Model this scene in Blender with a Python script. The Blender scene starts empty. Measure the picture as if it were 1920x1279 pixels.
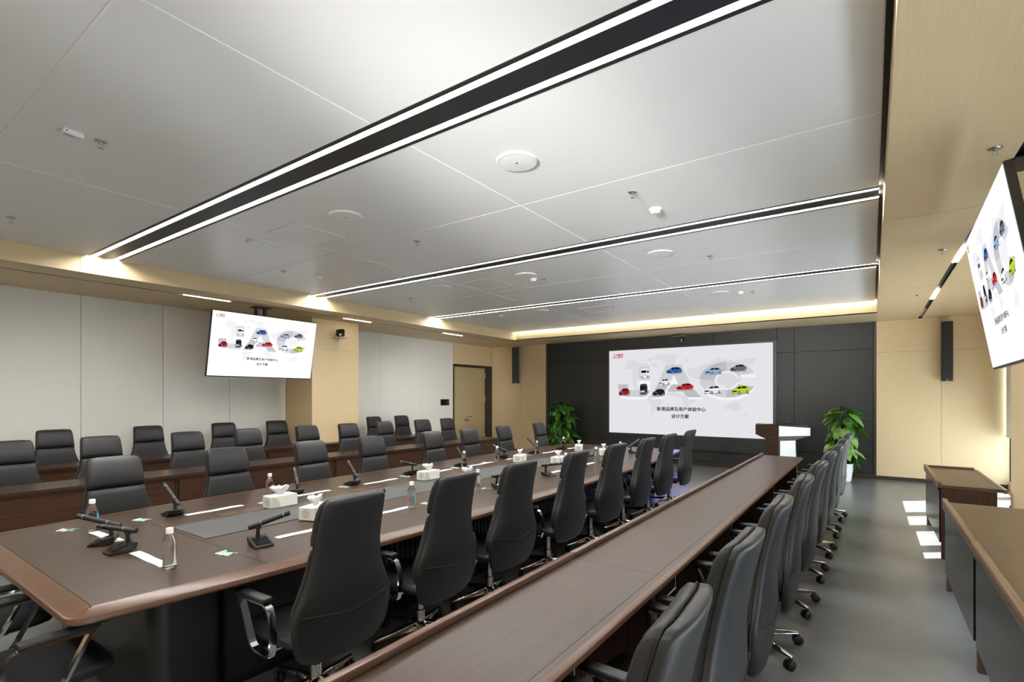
import bpy, bmesh, math, random
from mathutils import Vector, Matrix
PI = math.pi
C = bpy.context.scene.collection
sc = bpy.context.scene
random.seed(7)

# ------------------------------------------------------------------ camera, world, light, exposure
cam_d = bpy.data.cameras.new('camera'); cam = bpy.data.objects.new('camera', cam_d); C.objects.link(cam)
cam.location = (0, 0, 1.65)
cam.rotation_euler = (PI/2, 0, 0.6122)
cam_d.sensor_width = 36; cam_d.lens = 18.0
cam_d.shift_y = (743-639.5)/1920
cam_d.clip_start = 0.02
sc.camera = cam
w = bpy.data.worlds.new('sky'); sc.world = w; w.use_nodes = True
nt = w.node_tree; bg = nt.nodes['Background']
bg.inputs[0].default_value = (0.80, 0.90, 1.0, 1); bg.inputs[1].default_value = 9.0
sun_d = bpy.data.lights.new('sun', 'SUN'); sun = bpy.data.objects.new('sun', sun_d); C.objects.link(sun)
SUNV = Vector((0.8*math.cos(0.73), 0.6*math.cos(0.73), math.sin(0.73)))
sun.rotation_euler = SUNV.to_track_quat('Z', 'Y').to_euler()
sun_d.energy = 45.0; sun_d.angle = 0.006; sun_d.color = (1, .96, .9)
EXPO = 0.0
sc.view_settings.view_transform = 'Standard'; sc.view_settings.look = 'None'
sc.view_settings.exposure = EXPO; sc.view_settings.gamma = 1.0
sc.view_settings.use_curve_mapping = False
sc.cycles.max_bounces = 10; sc.cycles.diffuse_bounces = 6; sc.cycles.glossy_bounces = 4
sc.cycles.transmission_bounces = 8; sc.cycles.sample_clamp_indirect = 6.0
def bounce(name, loc, rot, sx, sy, power, col=(1, .97, .92)):
    d = bpy.data.lights.new(name, 'AREA'); d.shape = 'RECTANGLE'; d.size = sx; d.size_y = sy; d.energy = power; d.color = col
    o = bpy.data.objects.new(name, d); C.objects.link(o); o.location = loc; o.rotation_euler = rot; return o
# added unseen fill spots behind the camera, lifting the ceiling and far left wall
def fill_spot(name, loc, aim, deg, power, col=(1, .98, .95)):
    d = bpy.data.lights.new(name, 'SPOT'); d.energy = power; d.spot_size = math.radians(deg); d.spot_blend = 1.0; d.shadow_soft_size = .35; d.color = col
    o = bpy.data.objects.new(name, d); C.objects.link(o); o.location = loc
    o.rotation_euler = (Vector(loc)-Vector(aim)).to_track_quat('Z', 'Y').to_euler()
fill_spot('fill_lamp', (-2.2, -1.9, 2.2), (-3.6, 5.0, 3.35), 34, 350)
fill_spot('fill_lamp', (-1.4, -1.9, 2.2), (-2.7, 8.4, 3.32), 34, 2900)
fill_spot('blue_fill_lamp', (-2.9, 12.0, 3.05), (-2.25, 8.75, .4), 25, 2600, (.10, .12, 1))  # added blue lamp, stands in for the blue tint at the table's far end
fill_spot('fill_lamp', (-1.0, -1.9, 2.3), (-.9, 4.6, 3.35), 30, 700)
fill_spot('fill_lamp', (-1.4, -1.9, 2.3), (-9.5, 10.7, 1.95), 15, 3200)
STRIP = 86.0      # ceiling light strips
WARM = 22.0        # small warm lamps in the timber soffits

# ------------------------------------------------------------------ materials
def s2l(c):
    return tuple(((x/255)/12.92 if x/255 <= .04045 else ((x/255+.055)/1.055)**2.4) for x in c)
def mat(name, col, rough=.5, metal=0, spec=.5, noise=None, grain=None, bump=0, coat=0, trans=0, ior=1.45, sss=0):
    """noise=(scale, amount); grain=(axis, fine scale, amount) for wood; all in world position"""
    m = bpy.data.materials.new(name); m.use_nodes = True
    n = m.node_tree.nodes; l = m.node_tree.links; b = n['Principled BSDF']
    b.inputs['Base Color'].default_value = (*col, 1); b.inputs['Roughness'].default_value = rough
    b.inputs['Metallic'].default_value = metal; b.inputs['Specular IOR Level'].default_value = spec
    b.inputs['Coat Weight'].default_value = coat; b.inputs['Transmission Weight'].default_value = trans
    b.inputs['IOR'].default_value = ior
    if coat: b.inputs['Coat Roughness'].default_value = .08
    if noise or grain:
        geo = n.new('ShaderNodeNewGeometry'); mp = n.new('ShaderNodeMapping'); tx = n.new('ShaderNodeTexNoise')
        l.new(geo.outputs['Position'], mp.inputs[0]); l.new(mp.outputs[0], tx.inputs['Vector'])
        if grain:
            ax, fs, am = grain
            sv = [fs, fs, fs]; sv['xyz'.index(ax)] = fs*.025
            mp.inputs['Scale'].default_value = sv
            tx.inputs['Scale'].default_value = 1.0; tx.inputs['Detail'].default_value = 5; tx.inputs['Roughness'].default_value = .65
        else:
            fs, am = noise
            tx.inputs['Scale'].default_value = fs; tx.inputs['Detail'].default_value = 4
        cr = n.new('ShaderNodeValToRGB'); cr.color_ramp.elements[0].position = .3; cr.color_ramp.elements[1].position = .7
        lo = [max(0, x*(1-am)) for x in col]; hi = [min(1, x*(1+am)) for x in col]
        cr.color_ramp.elements[0].color = (*lo, 1); cr.color_ramp.elements[1].color = (*hi, 1)
        l.new(tx.outputs[0], cr.inputs[0]); l.new(cr.outputs[0], b.inputs['Base Color'])
        if bump:
            bp = n.new('ShaderNodeBump'); bp.inputs['Strength'].default_value = bump; bp.inputs['Distance'].default_value = .002
            l.new(tx.outputs[0], bp.inputs['Height']); l.new(bp.outputs[0], b.inputs['Normal'])
    return m
def emis(name, col, st=1.0):
    m = bpy.data.materials.new(name); m.use_nodes = True
    n = m.node_tree.nodes; n.remove(n['Principled BSDF'])
    e = n.new('ShaderNodeEmission'); e.inputs[0].default_value = (*col, 1); e.inputs[1].default_value = st
    m.node_tree.links.new(e.outputs[0], n['Material Output'].inputs[0]); return m
M = {}
M['ceiling'] = mat('ceiling_white', (.86, .86, .845), .34, spec=.4, noise=(.6, .015))
M['joint'] = mat('joint_white', (.86, .86, .84), .6)
M['oakz'] = mat('pale_oak_upright_grain', s2l((221, 198, 157)), .42, spec=.35, grain=('z', 120, .05))
M['oaky'] = mat('pale_oak_lengthwise_grain', s2l((221, 198, 157)), .42, spec=.35, grain=('y', 120, .05))
M['oakx'] = mat('pale_oak_crosswise_grain', s2l((221, 198, 157)), .42, spec=.35, grain=('x', 120, .05))
M['panel'] = mat('fabric_wall_panel', s2l((228, 226, 219)), .75, spec=.2, noise=(180, .025), bump=.15)
M['granite'] = mat('dark_granite', (.027, .0275, .027), .45, spec=.4, noise=(60, .6))
M['black'] = mat('matt_black', (.012, .012, .013), .5)
M['blackgloss'] = mat('gloss_black', (.010, .010, .011), .16)
M['darkmetal'] = mat('dark_metal', (.03, .031, .032), .35, metal=.6)
M['channel'] = mat('dark_channel', (.018, .018, .018), .45)
M['floor'] = mat('grey_vinyl_floor', (.145, .149, .149), .28, spec=.55, noise=(2.2, .14))
M['walnuty'] = mat('walnut_lengthwise', s2l((60, 44, 33)), .32, spec=.45, grain=('y', 70, .30))
M['walnutx'] = mat('walnut_crosswise', s2l((92, 68, 52)), .30, spec=.5, grain=('x', 70, .30))
M['walnutpy'] = mat('walnut_panel_lengthwise', s2l((68, 44, 29)), .42, spec=.4, grain=('y', 60, .42))
M['walnutpz'] = mat('walnut_panel_upright', s2l((66, 45, 31)), .42, spec=.4, grain=('z', 60, .35))
M['walnutw'] = mat('window_desk_walnut', s2l((82, 66, 48)), .30, spec=.5, grain=('y', 70, .25))  # walnut lightened: sheen from the windows put into the colour
M['edgew'] = mat('window_desk_edge', s2l((112, 88, 66)), .30, spec=.45, grain=('y', 60, .2))  # edge lightened too, with the window sheen in its colour
M['edge'] = mat('walnut_edge', s2l((90, 65, 49)), .30, spec=.42, grain=('y', 60, .2))
M['inlay'] = mat('grey_glass_inlay', (.062, .062, .064), .42, spec=.5)
M['greypanel'] = mat('graphite_panel', (.010, .0102, .0105), .24, spec=.5)
M['base'] = mat('charcoal_base', (.022, .023, .025), .35)
M['leather'] = mat('black_leather', (.019, .019, .020), .42, spec=.40, noise=(260, .15), bump=.10)
M['piping'] = mat('black_piping', (.008, .008, .008), .5)
M['chrome'] = mat('chrome', (.74, .74, .75), .09, metal=1)
M['steel'] = mat('brushed_steel', (.55, .54, .52), .3, metal=1)
M['plastic'] = mat('black_plastic', (.012, .012, .012), .38)
M['white'] = mat('white_plastic', (.80, .80, .78), .4)
M['paper'] = mat('white_paper', (.84, .84, .85), .8, spec=.1)
M['card'] = mat('pale_carton', s2l((228, 228, 218)), .55)
M['cardmark'] = mat('carton_mark', s2l((196, 196, 184)), .55)
M['green'] = mat('pale_green_packet', s2l((186, 220, 196)), .5)
M['tissue'] = mat('tissue', (.88, .88, .88), .9, spec=.05)
M['water'] = mat('clear_bottle', (1, 1, 1), .02, trans=1, ior=1.30)
M['label'] = mat('blue_label', s2l((70, 170, 215)), .4)
M['lens'] = mat('lens_glass', (.01, .01, .014), .05)
M['leaf'] = mat('pothos_leaf', s2l((60, 108, 32)), .34, spec=.5, noise=(14, .45))
M['leaf2'] = mat('pothos_leaf_pale', s2l((126, 164, 84)), .34, spec=.5, noise=(14, .4))
M['stem'] = mat('green_stem', s2l((90, 120, 50)), .5)
M['moss'] = mat('dark_moss_pole', (.012, .012, .010), .9, noise=(60, .5))
M['pot'] = mat('white_ceramic', (.82, .82, .80), .25)
M['soil'] = mat('soil', (.03, .02, .014), .95, noise=(60, .5))
M['door'] = mat('door_laminate', s2l((186, 168, 128)), .45, grain=('z', 80, .08))
M['frame'] = mat('dark_bronze_frame', s2l((54, 46, 38)), .4)
M['strip'] = emis('lit_strip', (1, .985, .96), STRIP)
M['strip2'] = emis('soft_lit_strip', (1, .97, .92), STRIP*.20)
M['warm'] = emis('warm_lit_strip', (1, .84, .62), WARM)
M['blind'] = None
def blind_mat(name, tr):
    m = bpy.data.materials.new(name); m.use_nodes = True
    n = m.node_tree.nodes; l = m.node_tree.links; n.remove(n['Principled BSDF'])
    a = n.new('ShaderNodeBsdfDiffuse'); a.inputs[0].default_value = (.8, .79, .76, 1)
    t = n.new('ShaderNodeBsdfTranslucent'); t.inputs[0].default_value = (.85, .84, .80, 1)
    x = n.new('ShaderNodeMixShader'); x.inputs[0].default_value = tr
    l.new(a.outputs[0], x.inputs[1]); l.new(t.outputs[0], x.inputs[2]); l.new(x.outputs[0], n['Material Output'].inputs[0])
    return m
M['blind'] = blind_mat('roller_blind_cloth', .05)
def pane_mat():
    m = bpy.data.materials.new('window_glass'); m.use_nodes = True
    n = m.node_tree.nodes; l = m.node_tree.links; n.remove(n['Principled BSDF'])
    t = n.new('ShaderNodeBsdfTransparent'); t.inputs[0].default_value = (.93, .95, .95, 1)
    g = n.new('ShaderNodeBsdfGlossy'); g.inputs['Roughness'].default_value = .02
    x = n.new('ShaderNodeMixShader'); x.inputs[0].default_value = .06
    l.new(t.outputs[0], x.inputs[1]); l.new(g.outputs[0], x.inputs[2]); l.new(x.outputs[0], n['Material Output'].inputs[0])
    return m
M['glass'] = pane_mat()

# ------------------------------------------------------------------ mesh helpers
def nb(): return bmesh.new()
def bx(b, x0, x1, y0, y1, z0, z1, mi=0):
    vs = [b.verts.new(p) for p in ((x0,y0,z0),(x1,y0,z0),(x1,y1,z0),(x0,y1,z0),(x0,y0,z1),(x1,y0,z1),(x1,y1,z1),(x0,y1,z1))]
    for f in ((3,2,1,0),(4,5,6,7),(0,1,5,4),(1,2,6,5),(2,3,7,6),(3,0,4,7)):
        q = b.faces.new([vs[i] for i in f]); q.material_index = mi
    return vs
def bevel(b, w, seg=2):
    bmesh.ops.bevel(b, geom=[e for e in b.edges], offset=w, segments=seg, affect='EDGES', profile=.5)
def rings(b, rs, cap0=True, cap1=True, closed=False, mi=0):
    """loft a list of equally long point rings"""
    V = [[b.verts.new(p) for p in r] for r in rs]; n = len(V[0])
    R = range(len(V)) if closed else range(len(V)-1)
    for i in R:
        a, c = V[i], V[(i+1) % len(V)]
        for j in range(n):
            k = (j+1) % n
            f = b.faces.new((a[j], a[k], c[k], c[j])); f.material_index = mi
    if not closed:
        if cap0: b.faces.new(V[0][::-1]).material_index = mi
        if cap1: b.faces.new(V[-1]).material_index = mi
    return V
def tube(b, pts, r, n=8, mi=0, cap=True):
    pts = [Vector(p) for p in pts]
    rad = r if isinstance(r, (list, tuple)) else [r]*len(pts)
    rs = []; up = None
    for i, p in enumerate(pts):
        t = (pts[min(i+1, len(pts)-1)] - pts[max(i-1, 0)]).normalized()
        if up is None:
            up = Vector((0,0,1)) if abs(t.z) < .9 else Vector((1,0,0))
        a = t.cross(up).normalized(); u = a.cross(t).normalized(); up = u
        rs.append([p + (a*math.cos(2*PI*k/n) + u*math.sin(2*PI*k/n))*rad[i] for k in range(n)])
    rings(b, rs, cap, cap, mi=mi)
def flatbar(b, pts, wx, th, x, closed=True):
    """rectangular bar swept round points (y,z) in the plane x; wx = width along x, th = thickness in plane"""
    n = len(pts); rs = []
    for i in range(n):
        p = Vector((0, *pts[i]))
        q0 = Vector((0, *pts[(i-1) % n])); q1 = Vector((0, *pts[(i+1) % n]))
        if not closed:
            if i == 0: q0 = p
            if i == n-1: q1 = p
        t = (q1-q0).normalized(); nn = Vector((0, -t.z, t.y))
        rs.append([Vector((x-wx/2,0,0))+p-nn*th/2, Vector((x+wx/2,0,0))+p-nn*th/2, Vector((x+wx/2,0,0))+p+nn*th/2, Vector((x-wx/2,0,0))+p+nn*th/2])
    rings(b, rs, closed=closed)
def lathe(b, prof, n=20, cx=0, cy=0, mi=0):
    rs = [[Vector((cx+r*math.cos(2*PI*k/n), cy+r*math.sin(2*PI*k/n), z)) for k in range(n)] for r, z in prof]
    rings(b, rs, True, True, mi=mi)
def prism(b, poly, z0, z1, mi=0):
    rings(b, [[Vector((x,y,z0)) for x,y in poly], [Vector((x,y,z1)) for x,y in poly]], mi=mi)
def xprism(b, poly, x0, x1, mi=0):
    """poly in (y,z) extruded along x"""
    rings(b, [[Vector((x0,y,z)) for y,z in poly], [Vector((x1,y,z)) for y,z in poly]], mi=mi)
def done(b, name, mats, smooth=False, ang=None):
    bmesh.ops.recalc_face_normals(b, faces=b.faces)
    me = bpy.data.meshes.new(name); b.to_mesh(me); b.free()
    for m in (mats if isinstance(mats, (list, tuple)) else [mats]): me.materials.append(m)
    if smooth:
        for p in me.polygons: p.use_smooth = True
        if ang: 
            try: me.set_sharp_from_angle(angle=ang)
            except Exception: pass
    return me
def link(name, me, parent=None, loc=(0,0,0), rot=(0,0,0)):
    o = bpy.data.objects.new(name, me); C.objects.link(o); o.parent = parent
    o.location = loc; o.rotation_euler = rot; return o
def obj(name, b, mats, parent=None, loc=(0,0,0), rot=(0,0,0), smooth=False, ang=None):
    return link(name, done(b, name, mats, smooth, ang), parent, loc, rot)
def box(name, m, parent, x0, x1, y0, y1, z0, z1, bev=0, seg=2):
    b = nb(); bx(b, x0, x1, y0, y1, z0, z1)
    if bev: bevel(b, bev, seg)
    return obj(name, b, m, parent)
def tag(o, label=None, cat=None, group=None, kind=None):
    if label: o['label'] = label
    if cat: o['category'] = cat
    if group: o['group'] = group
    if kind: o['kind'] = kind
    return o
def thing(name, label, cat, loc=(0,0,0), rz=0, group=None):
    o = bpy.data.objects.new(name, None); C.objects.link(o); o.location = loc; o.rotation_euler = (0,0,rz)
    o.empty_display_size = .1
    return tag(o, label, cat, group)
def dup(root, loc, rz=0, label=None, group=None, lift=0.0, lifted=()):
    kids = list(root.children)
    r = root.copy(); C.objects.link(r); r.location = loc; r.rotation_euler = (0,0,rz)
    if label: r['label'] = label
    if group: r['group'] = group
    for ch in kids:
        c = ch.copy(); C.objects.link(c); c.parent = r
        if ch.name.split('.')[0] in lifted: c.location.z += lift
        for g in list(ch.children):
            d = g.copy(); C.objects.link(d); d.parent = c
    return r
def struct(name, b, m, parent=None, smooth=False):
    o = obj(name, b, m, parent, smooth=smooth)
    if parent is None: o['kind'] = 'structure'
    return o
def sbox(name, m, x0, x1, y0, y1, z0, z1):
    b = nb(); bx(b, x0, x1, y0, y1, z0, z1); return struct(name, b, m)
ORD = ['nearest', 'second', 'third', 'fourth', 'fifth', 'sixth', 'seventh', 'eighth', 'ninth', 'tenth', 'eleventh', 'twelfth']

# ------------------------------------------------------------------ room shell
XL, XR, YB, YF = -9.554, 1.99, 12.532, -2.4       # left wall, window wall, screen wall, wall behind the camera
ZC, ZS = 3.352, 3.143                             # recessed white ceiling, timber soffit
RX0, RX1, RY1, RY0 = -7.775, .081, 11.277, -2.2   # recess
sbox('floor', M['floor'], XL-.3, XR+.3, YF-.2, YB+.3, -.12, 0)
# white ceiling: deck + panels with joints and slots
ceil = sbox('ceiling', M['joint'], XL-.3, XR+.3, YF-.2, YB+.3, ZC+.06, ZC+.16)
SLOTS = [-.70, 2.28, 5.27, 8.16]
SW = .166
xs = [RX0+.004, -5.17, -2.56, RX1-.03]
ys = [RY0]
for s in SLOTS: ys += [s-SW, s+SW]
ys += [RY1-.11]
mids = {(-.70+SW): .81, (2.28+SW): 3.78, (5.27+SW): 6.72, (8.16+SW): 9.68}
spans = []
for i in range(0, len(ys), 2):
    a, c = ys[i], ys[i+1]
    m_ = mids.get(a)
    spans += [(a, m_-.004), (m_+.004, c)] if m_ else [(a, c)]
for (y0, y1) in spans:
    for i in range(3):
        b = nb(); bx(b, xs[i]+.004, xs[i+1]-.004, y0, y1, ZC, ZC+.02); bevel(b, .002, 1)
        obj('ceiling_panel', b, M['ceiling'], ceil)
for i in range(0, len(ys), 2):
    box('joint_backing', M['joint'], ceil, xs[0], xs[-1], ys[i]+.001, ys[i+1]-.001, ZC+.005, ZC+.055)
box('shadow_gap', M['channel'], ceil, RX1-.03, RX1-.002, RY0, RY1, ZC+.035, ZC+.055)
# timber soffits (dropped 0.21 m), each face its own boards
t1 = sbox('trim_1', M['oaky'], XL-.05, RX0-.02, YF-.1, YB+.05, ZS+.02, ZC+.05)
tag(t1, 'pale oak soffit running along the left wall above the rows of desks')
yy = [YF, -.9, 2.05, 5.05, 8.05, RY1]
for a, c in zip(yy, yy[1:]):
    box('face_board', M['oaky'], t1, RX0-.02, RX0, a+.0015, c-.0015, ZS, ZC+.05)
yy = [YF, -1.0, 2.05, 5.05, 8.05, 10.9, YB]
SLX = (-8.30, -8.25)
for a, c in zip(yy, yy[1:]):
    box('under_board', M['oaky'], t1, RX0-.003, SLX[1], a+.0015, c-.0015, ZS, ZS+.02)
    box('under_board', M['oaky'], t1, SLX[0], XL-.02, a+.0015, c-.0015, ZS, ZS+.02)
t2 = sbox('trim_2', M['oaky'], RX1+.02, XR+.05, YF-.1, YB+.05, ZS+.04, ZC+.05)
tag(t2, 'pale oak soffit over the window aisle on the right')
yy = [YF, -1.4, 2.0, 5.40, 8.9, YB]
SRX = (.73, .79)
for a, c in zip(yy, yy[1:]):
    box('under_board', M['oaky'], t2, RX1+.001, SRX[0], a+.005, c-.005, ZS, ZS+.02)
    box('under_board', M['oaky'], t2, SRX[1], XR+.02, a+.005, c-.005, ZS, ZS+.02)
    box('face_board', M['oaky'], t2, RX1, RX1+.018, a+.005, c-.005, ZS+.001, ZC+.05)
t3 = sbox('trim_3', M['oakx'], RX0-.02, RX1+.02, RY1+.02, YB+.05, ZS+.02, ZC+.05)
tag(t3, 'pale oak soffit in front of the dark stone screen wall')
xx = [RX0-.003, -5.17, -2.56, RX1]
for a, c in zip(xx, xx[1:]):
    box('face_board', M['oakx'], t3, a+.0015, c-.0015, RY1, RY1+.02, ZS, ZC+.05)
    box('under_board', M['oakx'], t3, a+.0015, c-.0015, RY1, YB+.02, ZS-.0005, ZS+.019)
t4 = sbox('trim_4', M['oakx'], RX0-.02, RX1+.02, YF-.1, RY0, ZS, ZC+.05)
tag(t4, 'pale oak soffit above the wall behind the camera')
# left wall
wl = sbox('wall_left', M['joint'], XL-.25, XL-.03, YF-.2, 10.74, 0, ZS+.06)
def wpanel(parent, m, y0, y1, z0=0.08, z1=ZS, x=XL):
    b = nb(); bx(b, x-.03, x, y0+.003, y1-.003, z0, z1); bevel(b, .002, 1); return obj('wall_panel', b, m, parent)
for a, c in zip([-2.35, -1.75, -.68, .39, 1.46, 2.53, 3.60, 4.67], [-1.75, -.68, .39, 1.46, 2.53, 3.60, 4.67, 5.76]):
    wpanel(wl, M['panel'], a, c)
for a, c in zip([6.86, 8.16, 9.46], [8.16, 9.46, 10.745]):
    wpanel(wl, M['panel'], a, c)
# pier on the left wall
pl = sbox('wall_pier', M['oakz'], XL-.03, -8.70, 5.785, 6.82, 0, ZS+.01)
tag(pl, 'pale oak clad pier standing out from the left wall behind the hanging screen')
for z0, z1 in ((.09, 2.56), (2.563, ZS)):
    box('cladding_panel', M['oakz'], pl, -8.70, -8.68, 5.765, 6.84, z0, z1)
    box('cladding_panel', M['oakz'], pl, XL, -8.70, 5.765, 5.785, z0, z1)
    box('cladding_panel', M['oakz'], pl, XL, -8.70, 6.82, 6.84, z0, z1)
sbox('baseboard_left', M['frame'], XL-.028, XL+.004, YF, 5.764, 0, .08)
# door bay of the left wall
wl2 = sbox('wall_left_2', M['oakz'], XL-.25, XL-.03, 10.745, YB+.2, 2.56, ZS+.06)
box('wall_panel', M['oakz'], wl2, XL-.03, XL, 10.78, 12.525, 2.56, ZS)
d1 = thing('door_1', 'pale double door with lever handles in a dark frame, left of the screen wall', None); d1['kind'] = 'structure'
box('door_frame', M['frame'], d1, XL-.14, XL+.006, 10.75, 10.79, 0, 2.55)
box('door_frame', M['frame'], d1, XL-.14, XL+.006, 12.26, 12.525, 0, 2.55)
box('door_frame', M['frame'], d1, XL-.14, XL+.006, 10.79, 12.26, 2.49, 2.55)
for (a, c, hy, sg) in ((10.793, 11.40, 11.345, -1), (11.406, 12.257, 11.462, 1)):
    lf = box('door_leaf', M['door'], d1, XL-.11, XL-.06, a, c, .008, 2.487, .002, 1)
    b = nb(); lathe(b, [(.026, 0), (.026, .008)], 14)
    bmesh.ops.rotate(b, verts=b.verts, cent=(0,0,0), matrix=Matrix.Rotation(PI/2, 3, 'Y')); bmesh.ops.translate(b, verts=b.verts, vec=(XL-.06, hy, 1.06))
    tube(b, [(XL-.055, hy, 1.06), (XL-.01, hy, 1.06), (XL-.005, hy+.02*sg, 1.06), (XL-.005, hy+.13*sg, 1.06)], .010, 8)
    obj('lever_handle', b, M['steel'], lf, smooth=True)
    b = nb(); bx(b, XL-.06, XL-.05, hy-.02, hy+.02, .93, .99); obj('lock_plate', b, M['frame'], lf)
for z in (.4, 1.5, 2.2): box('hinge', M['steel'], d1, XL-.06, XL-.035, 12.245, 12.262, z, z+.12)
sbox('trim_8', M['black'], XL-.4, XL-.2, 10.7, 12.7, 0, 2.6)
# control panel by the door
t = thing('wall_control_panel', 'small black touch control panel on the white wall left of the door', 'control panel', (XL, 10.397, 1.483))
box('housing', M['black'], t, .0005, .022, -.165, .165, -.085, .085, .004, 1)
box('screen', M['blackgloss'], t, .022, .024, -.14, .05, -.06, .06)
box('button_strip', M['frame'], t, .022, .025, .09, .135, -.05, .05)

# screen wall
wb = sbox('wall_back', M['black'], XL-.25, XR+.25, YB+.03, YB+.22, 0, ZS+.06)
DW0, DW1 = -7.52, .035
cols = [DW0, -6.18, -5.655, -4.35, -3.03, -1.70, -1.36, DW1]
rows_ = [0.10, .46, 2.60, ZS]
for a, c in zip(cols, cols[1:]):
    for e, f in zip(rows_, rows_[1:]):
        b = nb(); bx(b, a+.003, c-.003, YB, YB+.03, e+.003, f-.003); bevel(b, .0025, 1); obj('stone_panel', b, M['granite'], wb)
for a, c in ((-7.60, DW0), (DW1, .075)):
    box('edge_trim', M['frame'], wb, a, c, YB-.02, YB+.03, 0, ZS)
for (a, c) in ((XL+.0, -8.5), (-8.5, -7.603)):
    box('timber_panel', M['oakz'], wb, a+.002, c-.002, YB, YB+.03, .08, ZS)
for (a, c) in ((.078, 1.075), (1.075, XR+.02)):
    for (e, f) in ((.07, 2.52), (2.522, ZS)):
        box('timber_panel', M['oakz'], wb, a+.002, c-.002, YB, YB+.03, e+.001, f-.001)
sbox('baseboard_back', M['frame'], DW0, DW1, YB-.008, YB+.03, 0, .10)
sbox('baseboard_right', M['frame'], .078, XR, YB+.004, YB+.03, 0, .07)
sbox('baseboard_door', M['frame'], XL, -7.603, YB+.004, YB+.03, 0, .08)
# wall behind the camera
sbox('wall_front', M['oakz'], XL-.25, XR+.25, YF-.2, YF, 0, ZS+.06)
# window wall on the right: piers, mullions, panes, roller blinds
def bay(num, y0, y1, muls, sill, head):
    wn = thing('window_%d' % num, None, None); wn['kind'] = 'structure'
    edges = sorted([y0, y1] + [m for m in muls])
    box('window_frame', M['darkmetal'], wn, XR+.05, XR+.14, y0, y1, sill, sill+.06)
    box('window_frame', M['darkmetal'], wn, XR+.05, XR+.14, y0, y1, head-.06, head)
    hw = [.05 if (e in (y0, y1)) else .12 for e in edges]
    for e, h in zip(edges, hw): box('mullion', M['darkmetal'], wn, XR+.05, XR+.14, max(y0, e-h), min(y1, e+h), sill+.06, head-.06)
    for i in range(len(edges)-1):
        box('pane', M['glass'], wn, XR+.09, XR+.10, edges[i]+hw[i], edges[i+1]-hw[i+1], sill+.06, head-.06)
    return wn
wr = sbox('wall_right', M['oakz'], XR, XR+.18, YF-.2, -1.5, 0, ZS+.06)
box('upstand', M['oakz'], wr, XR, XR+.18, -1.5, 12.56, 0, .12)
box('header', M['oakz'], wr, XR, XR+.18, -1.5, 12.56, 3.0, ZS+.06)
bay(1, 6.84, 12.50, [8.3, 9.33, 10.29, 11.55], .12, 3.0)
bay(2, -1.5, 5.77, [0, 1.45, 2.9, 4.35], .12, 3.0)
pr = sbox('wall_pier_2', M['oakz'], 1.125, XR+.18, 5.785, 6.82, 0, ZS+.01)
tag(pr, 'pale oak clad pier standing out from the window wall on the right')
for z0, z1 in ((.09, 2.56), (2.563, ZS)):
    box('cladding_panel', M['oakz'], pr, 1.105, 1.125, 5.765, 6.84, z0, z1)
    box('cladding_panel', M['oakz'], pr, 1.125, XR, 5.765, 5.785, z0, z1)
    box('cladding_panel', M['oakz'], pr, 1.125, XR, 6.82, 6.84, z0, z1)
def blind(label, y0, y1, z0):
    t = thing('roller_blind', label, 'blind', (XR-.03, (y0+y1)/2, 0), 0, 'roller blinds on the window wall')
    L = (y1-y0)/2-.01
    b = nb(); bx(b, -.004, .0, -L, L, z0, 3.02); obj('cloth', b, M['blind'], t)
    b = nb(); tube(b, [(-.0, -L, 3.05), (-.0, L, 3.05)], .03, 12); obj('roller', b, M['white'], t, smooth=True)
    b = nb(); bx(b, -.012, .008, -L, L, z0-.025, z0); obj('bottom_bar', b, M['white'], t)
for i, (a, c) in enumerate([(6.86, 8.3), (8.3, 9.33), (9.33, 10.29), (10.29, 11.55), (11.55, 12.48)]):
    blind('half drawn white roller blind beyond the right pier, %s from the pier' % ORD[i], a, c, 1.78 if a < 11.5 else .95)
for i, (a, c) in enumerate([(4.35, 5.75), (2.9, 4.35), (1.45, 2.9), (0, 1.45), (-1.5, 0)]):
    blind('half drawn white roller blind nearer than the right pier, %s from it' % ORD[i], a, c, 1.42)

# ------------------------------------------------------------------ ceiling lights and devices
def slot_light(i, y):
    lab = ['long ceiling light behind the camera', 'long twin strip ceiling light nearest the camera, over the near end of the table',
           'long twin strip ceiling light, second from the camera', 'long twin strip ceiling light, third from the camera'][i]
    t = thing('ceiling_light', lab, 'ceiling light', ((RX0+RX1)/2, y, ZC), 0, 'twin strip ceiling lights')
    L = (RX1-RX0)/2-.03
    b = nb()
    bx(b, -L, L, -.155, .155, .042, .048)
    bx(b, -L, L, -.163, -.132, -.002, .042); bx(b, -L, L, .132, .163, -.002, .042)
    bx(b, -L, L, -.085, .085, -.001, .042)
    obj('channel', b, M['channel'], t)
    for s in (-1, 1):
        b = nb()
        pf = [(s*.108+.022, .007), (s*.108, .006), (s*.108-.022, .007), (s*.108-.022, .04), (s*.108+.022, .04)]
        rings(b, [[Vector((-L, p, q)) for p, q in pf], [Vector((L, p, q)) for p, q in pf]])
        obj('led_strip', b, M['strip'], t)
for i, y in enumerate(SLOTS): slot_light(i, y)
t = thing('ceiling_light', 'single strip ceiling light along the far soffit before the screen wall', 'ceiling light', ((RX0+RX1)/2, RY1-.055, ZC))
L = (RX1-RX0)/2-.03
b = nb(); bx(b, -L, L, -.05, .05, .042, .048); bx(b, -L, L, -.052, -.044, .0, .042); obj('channel', b, M['channel'], t)
b = nb(); bx(b, -L, L, -.01, .045, .014, .04); obj('led_strip', b, M['strip2'], t)
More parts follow.
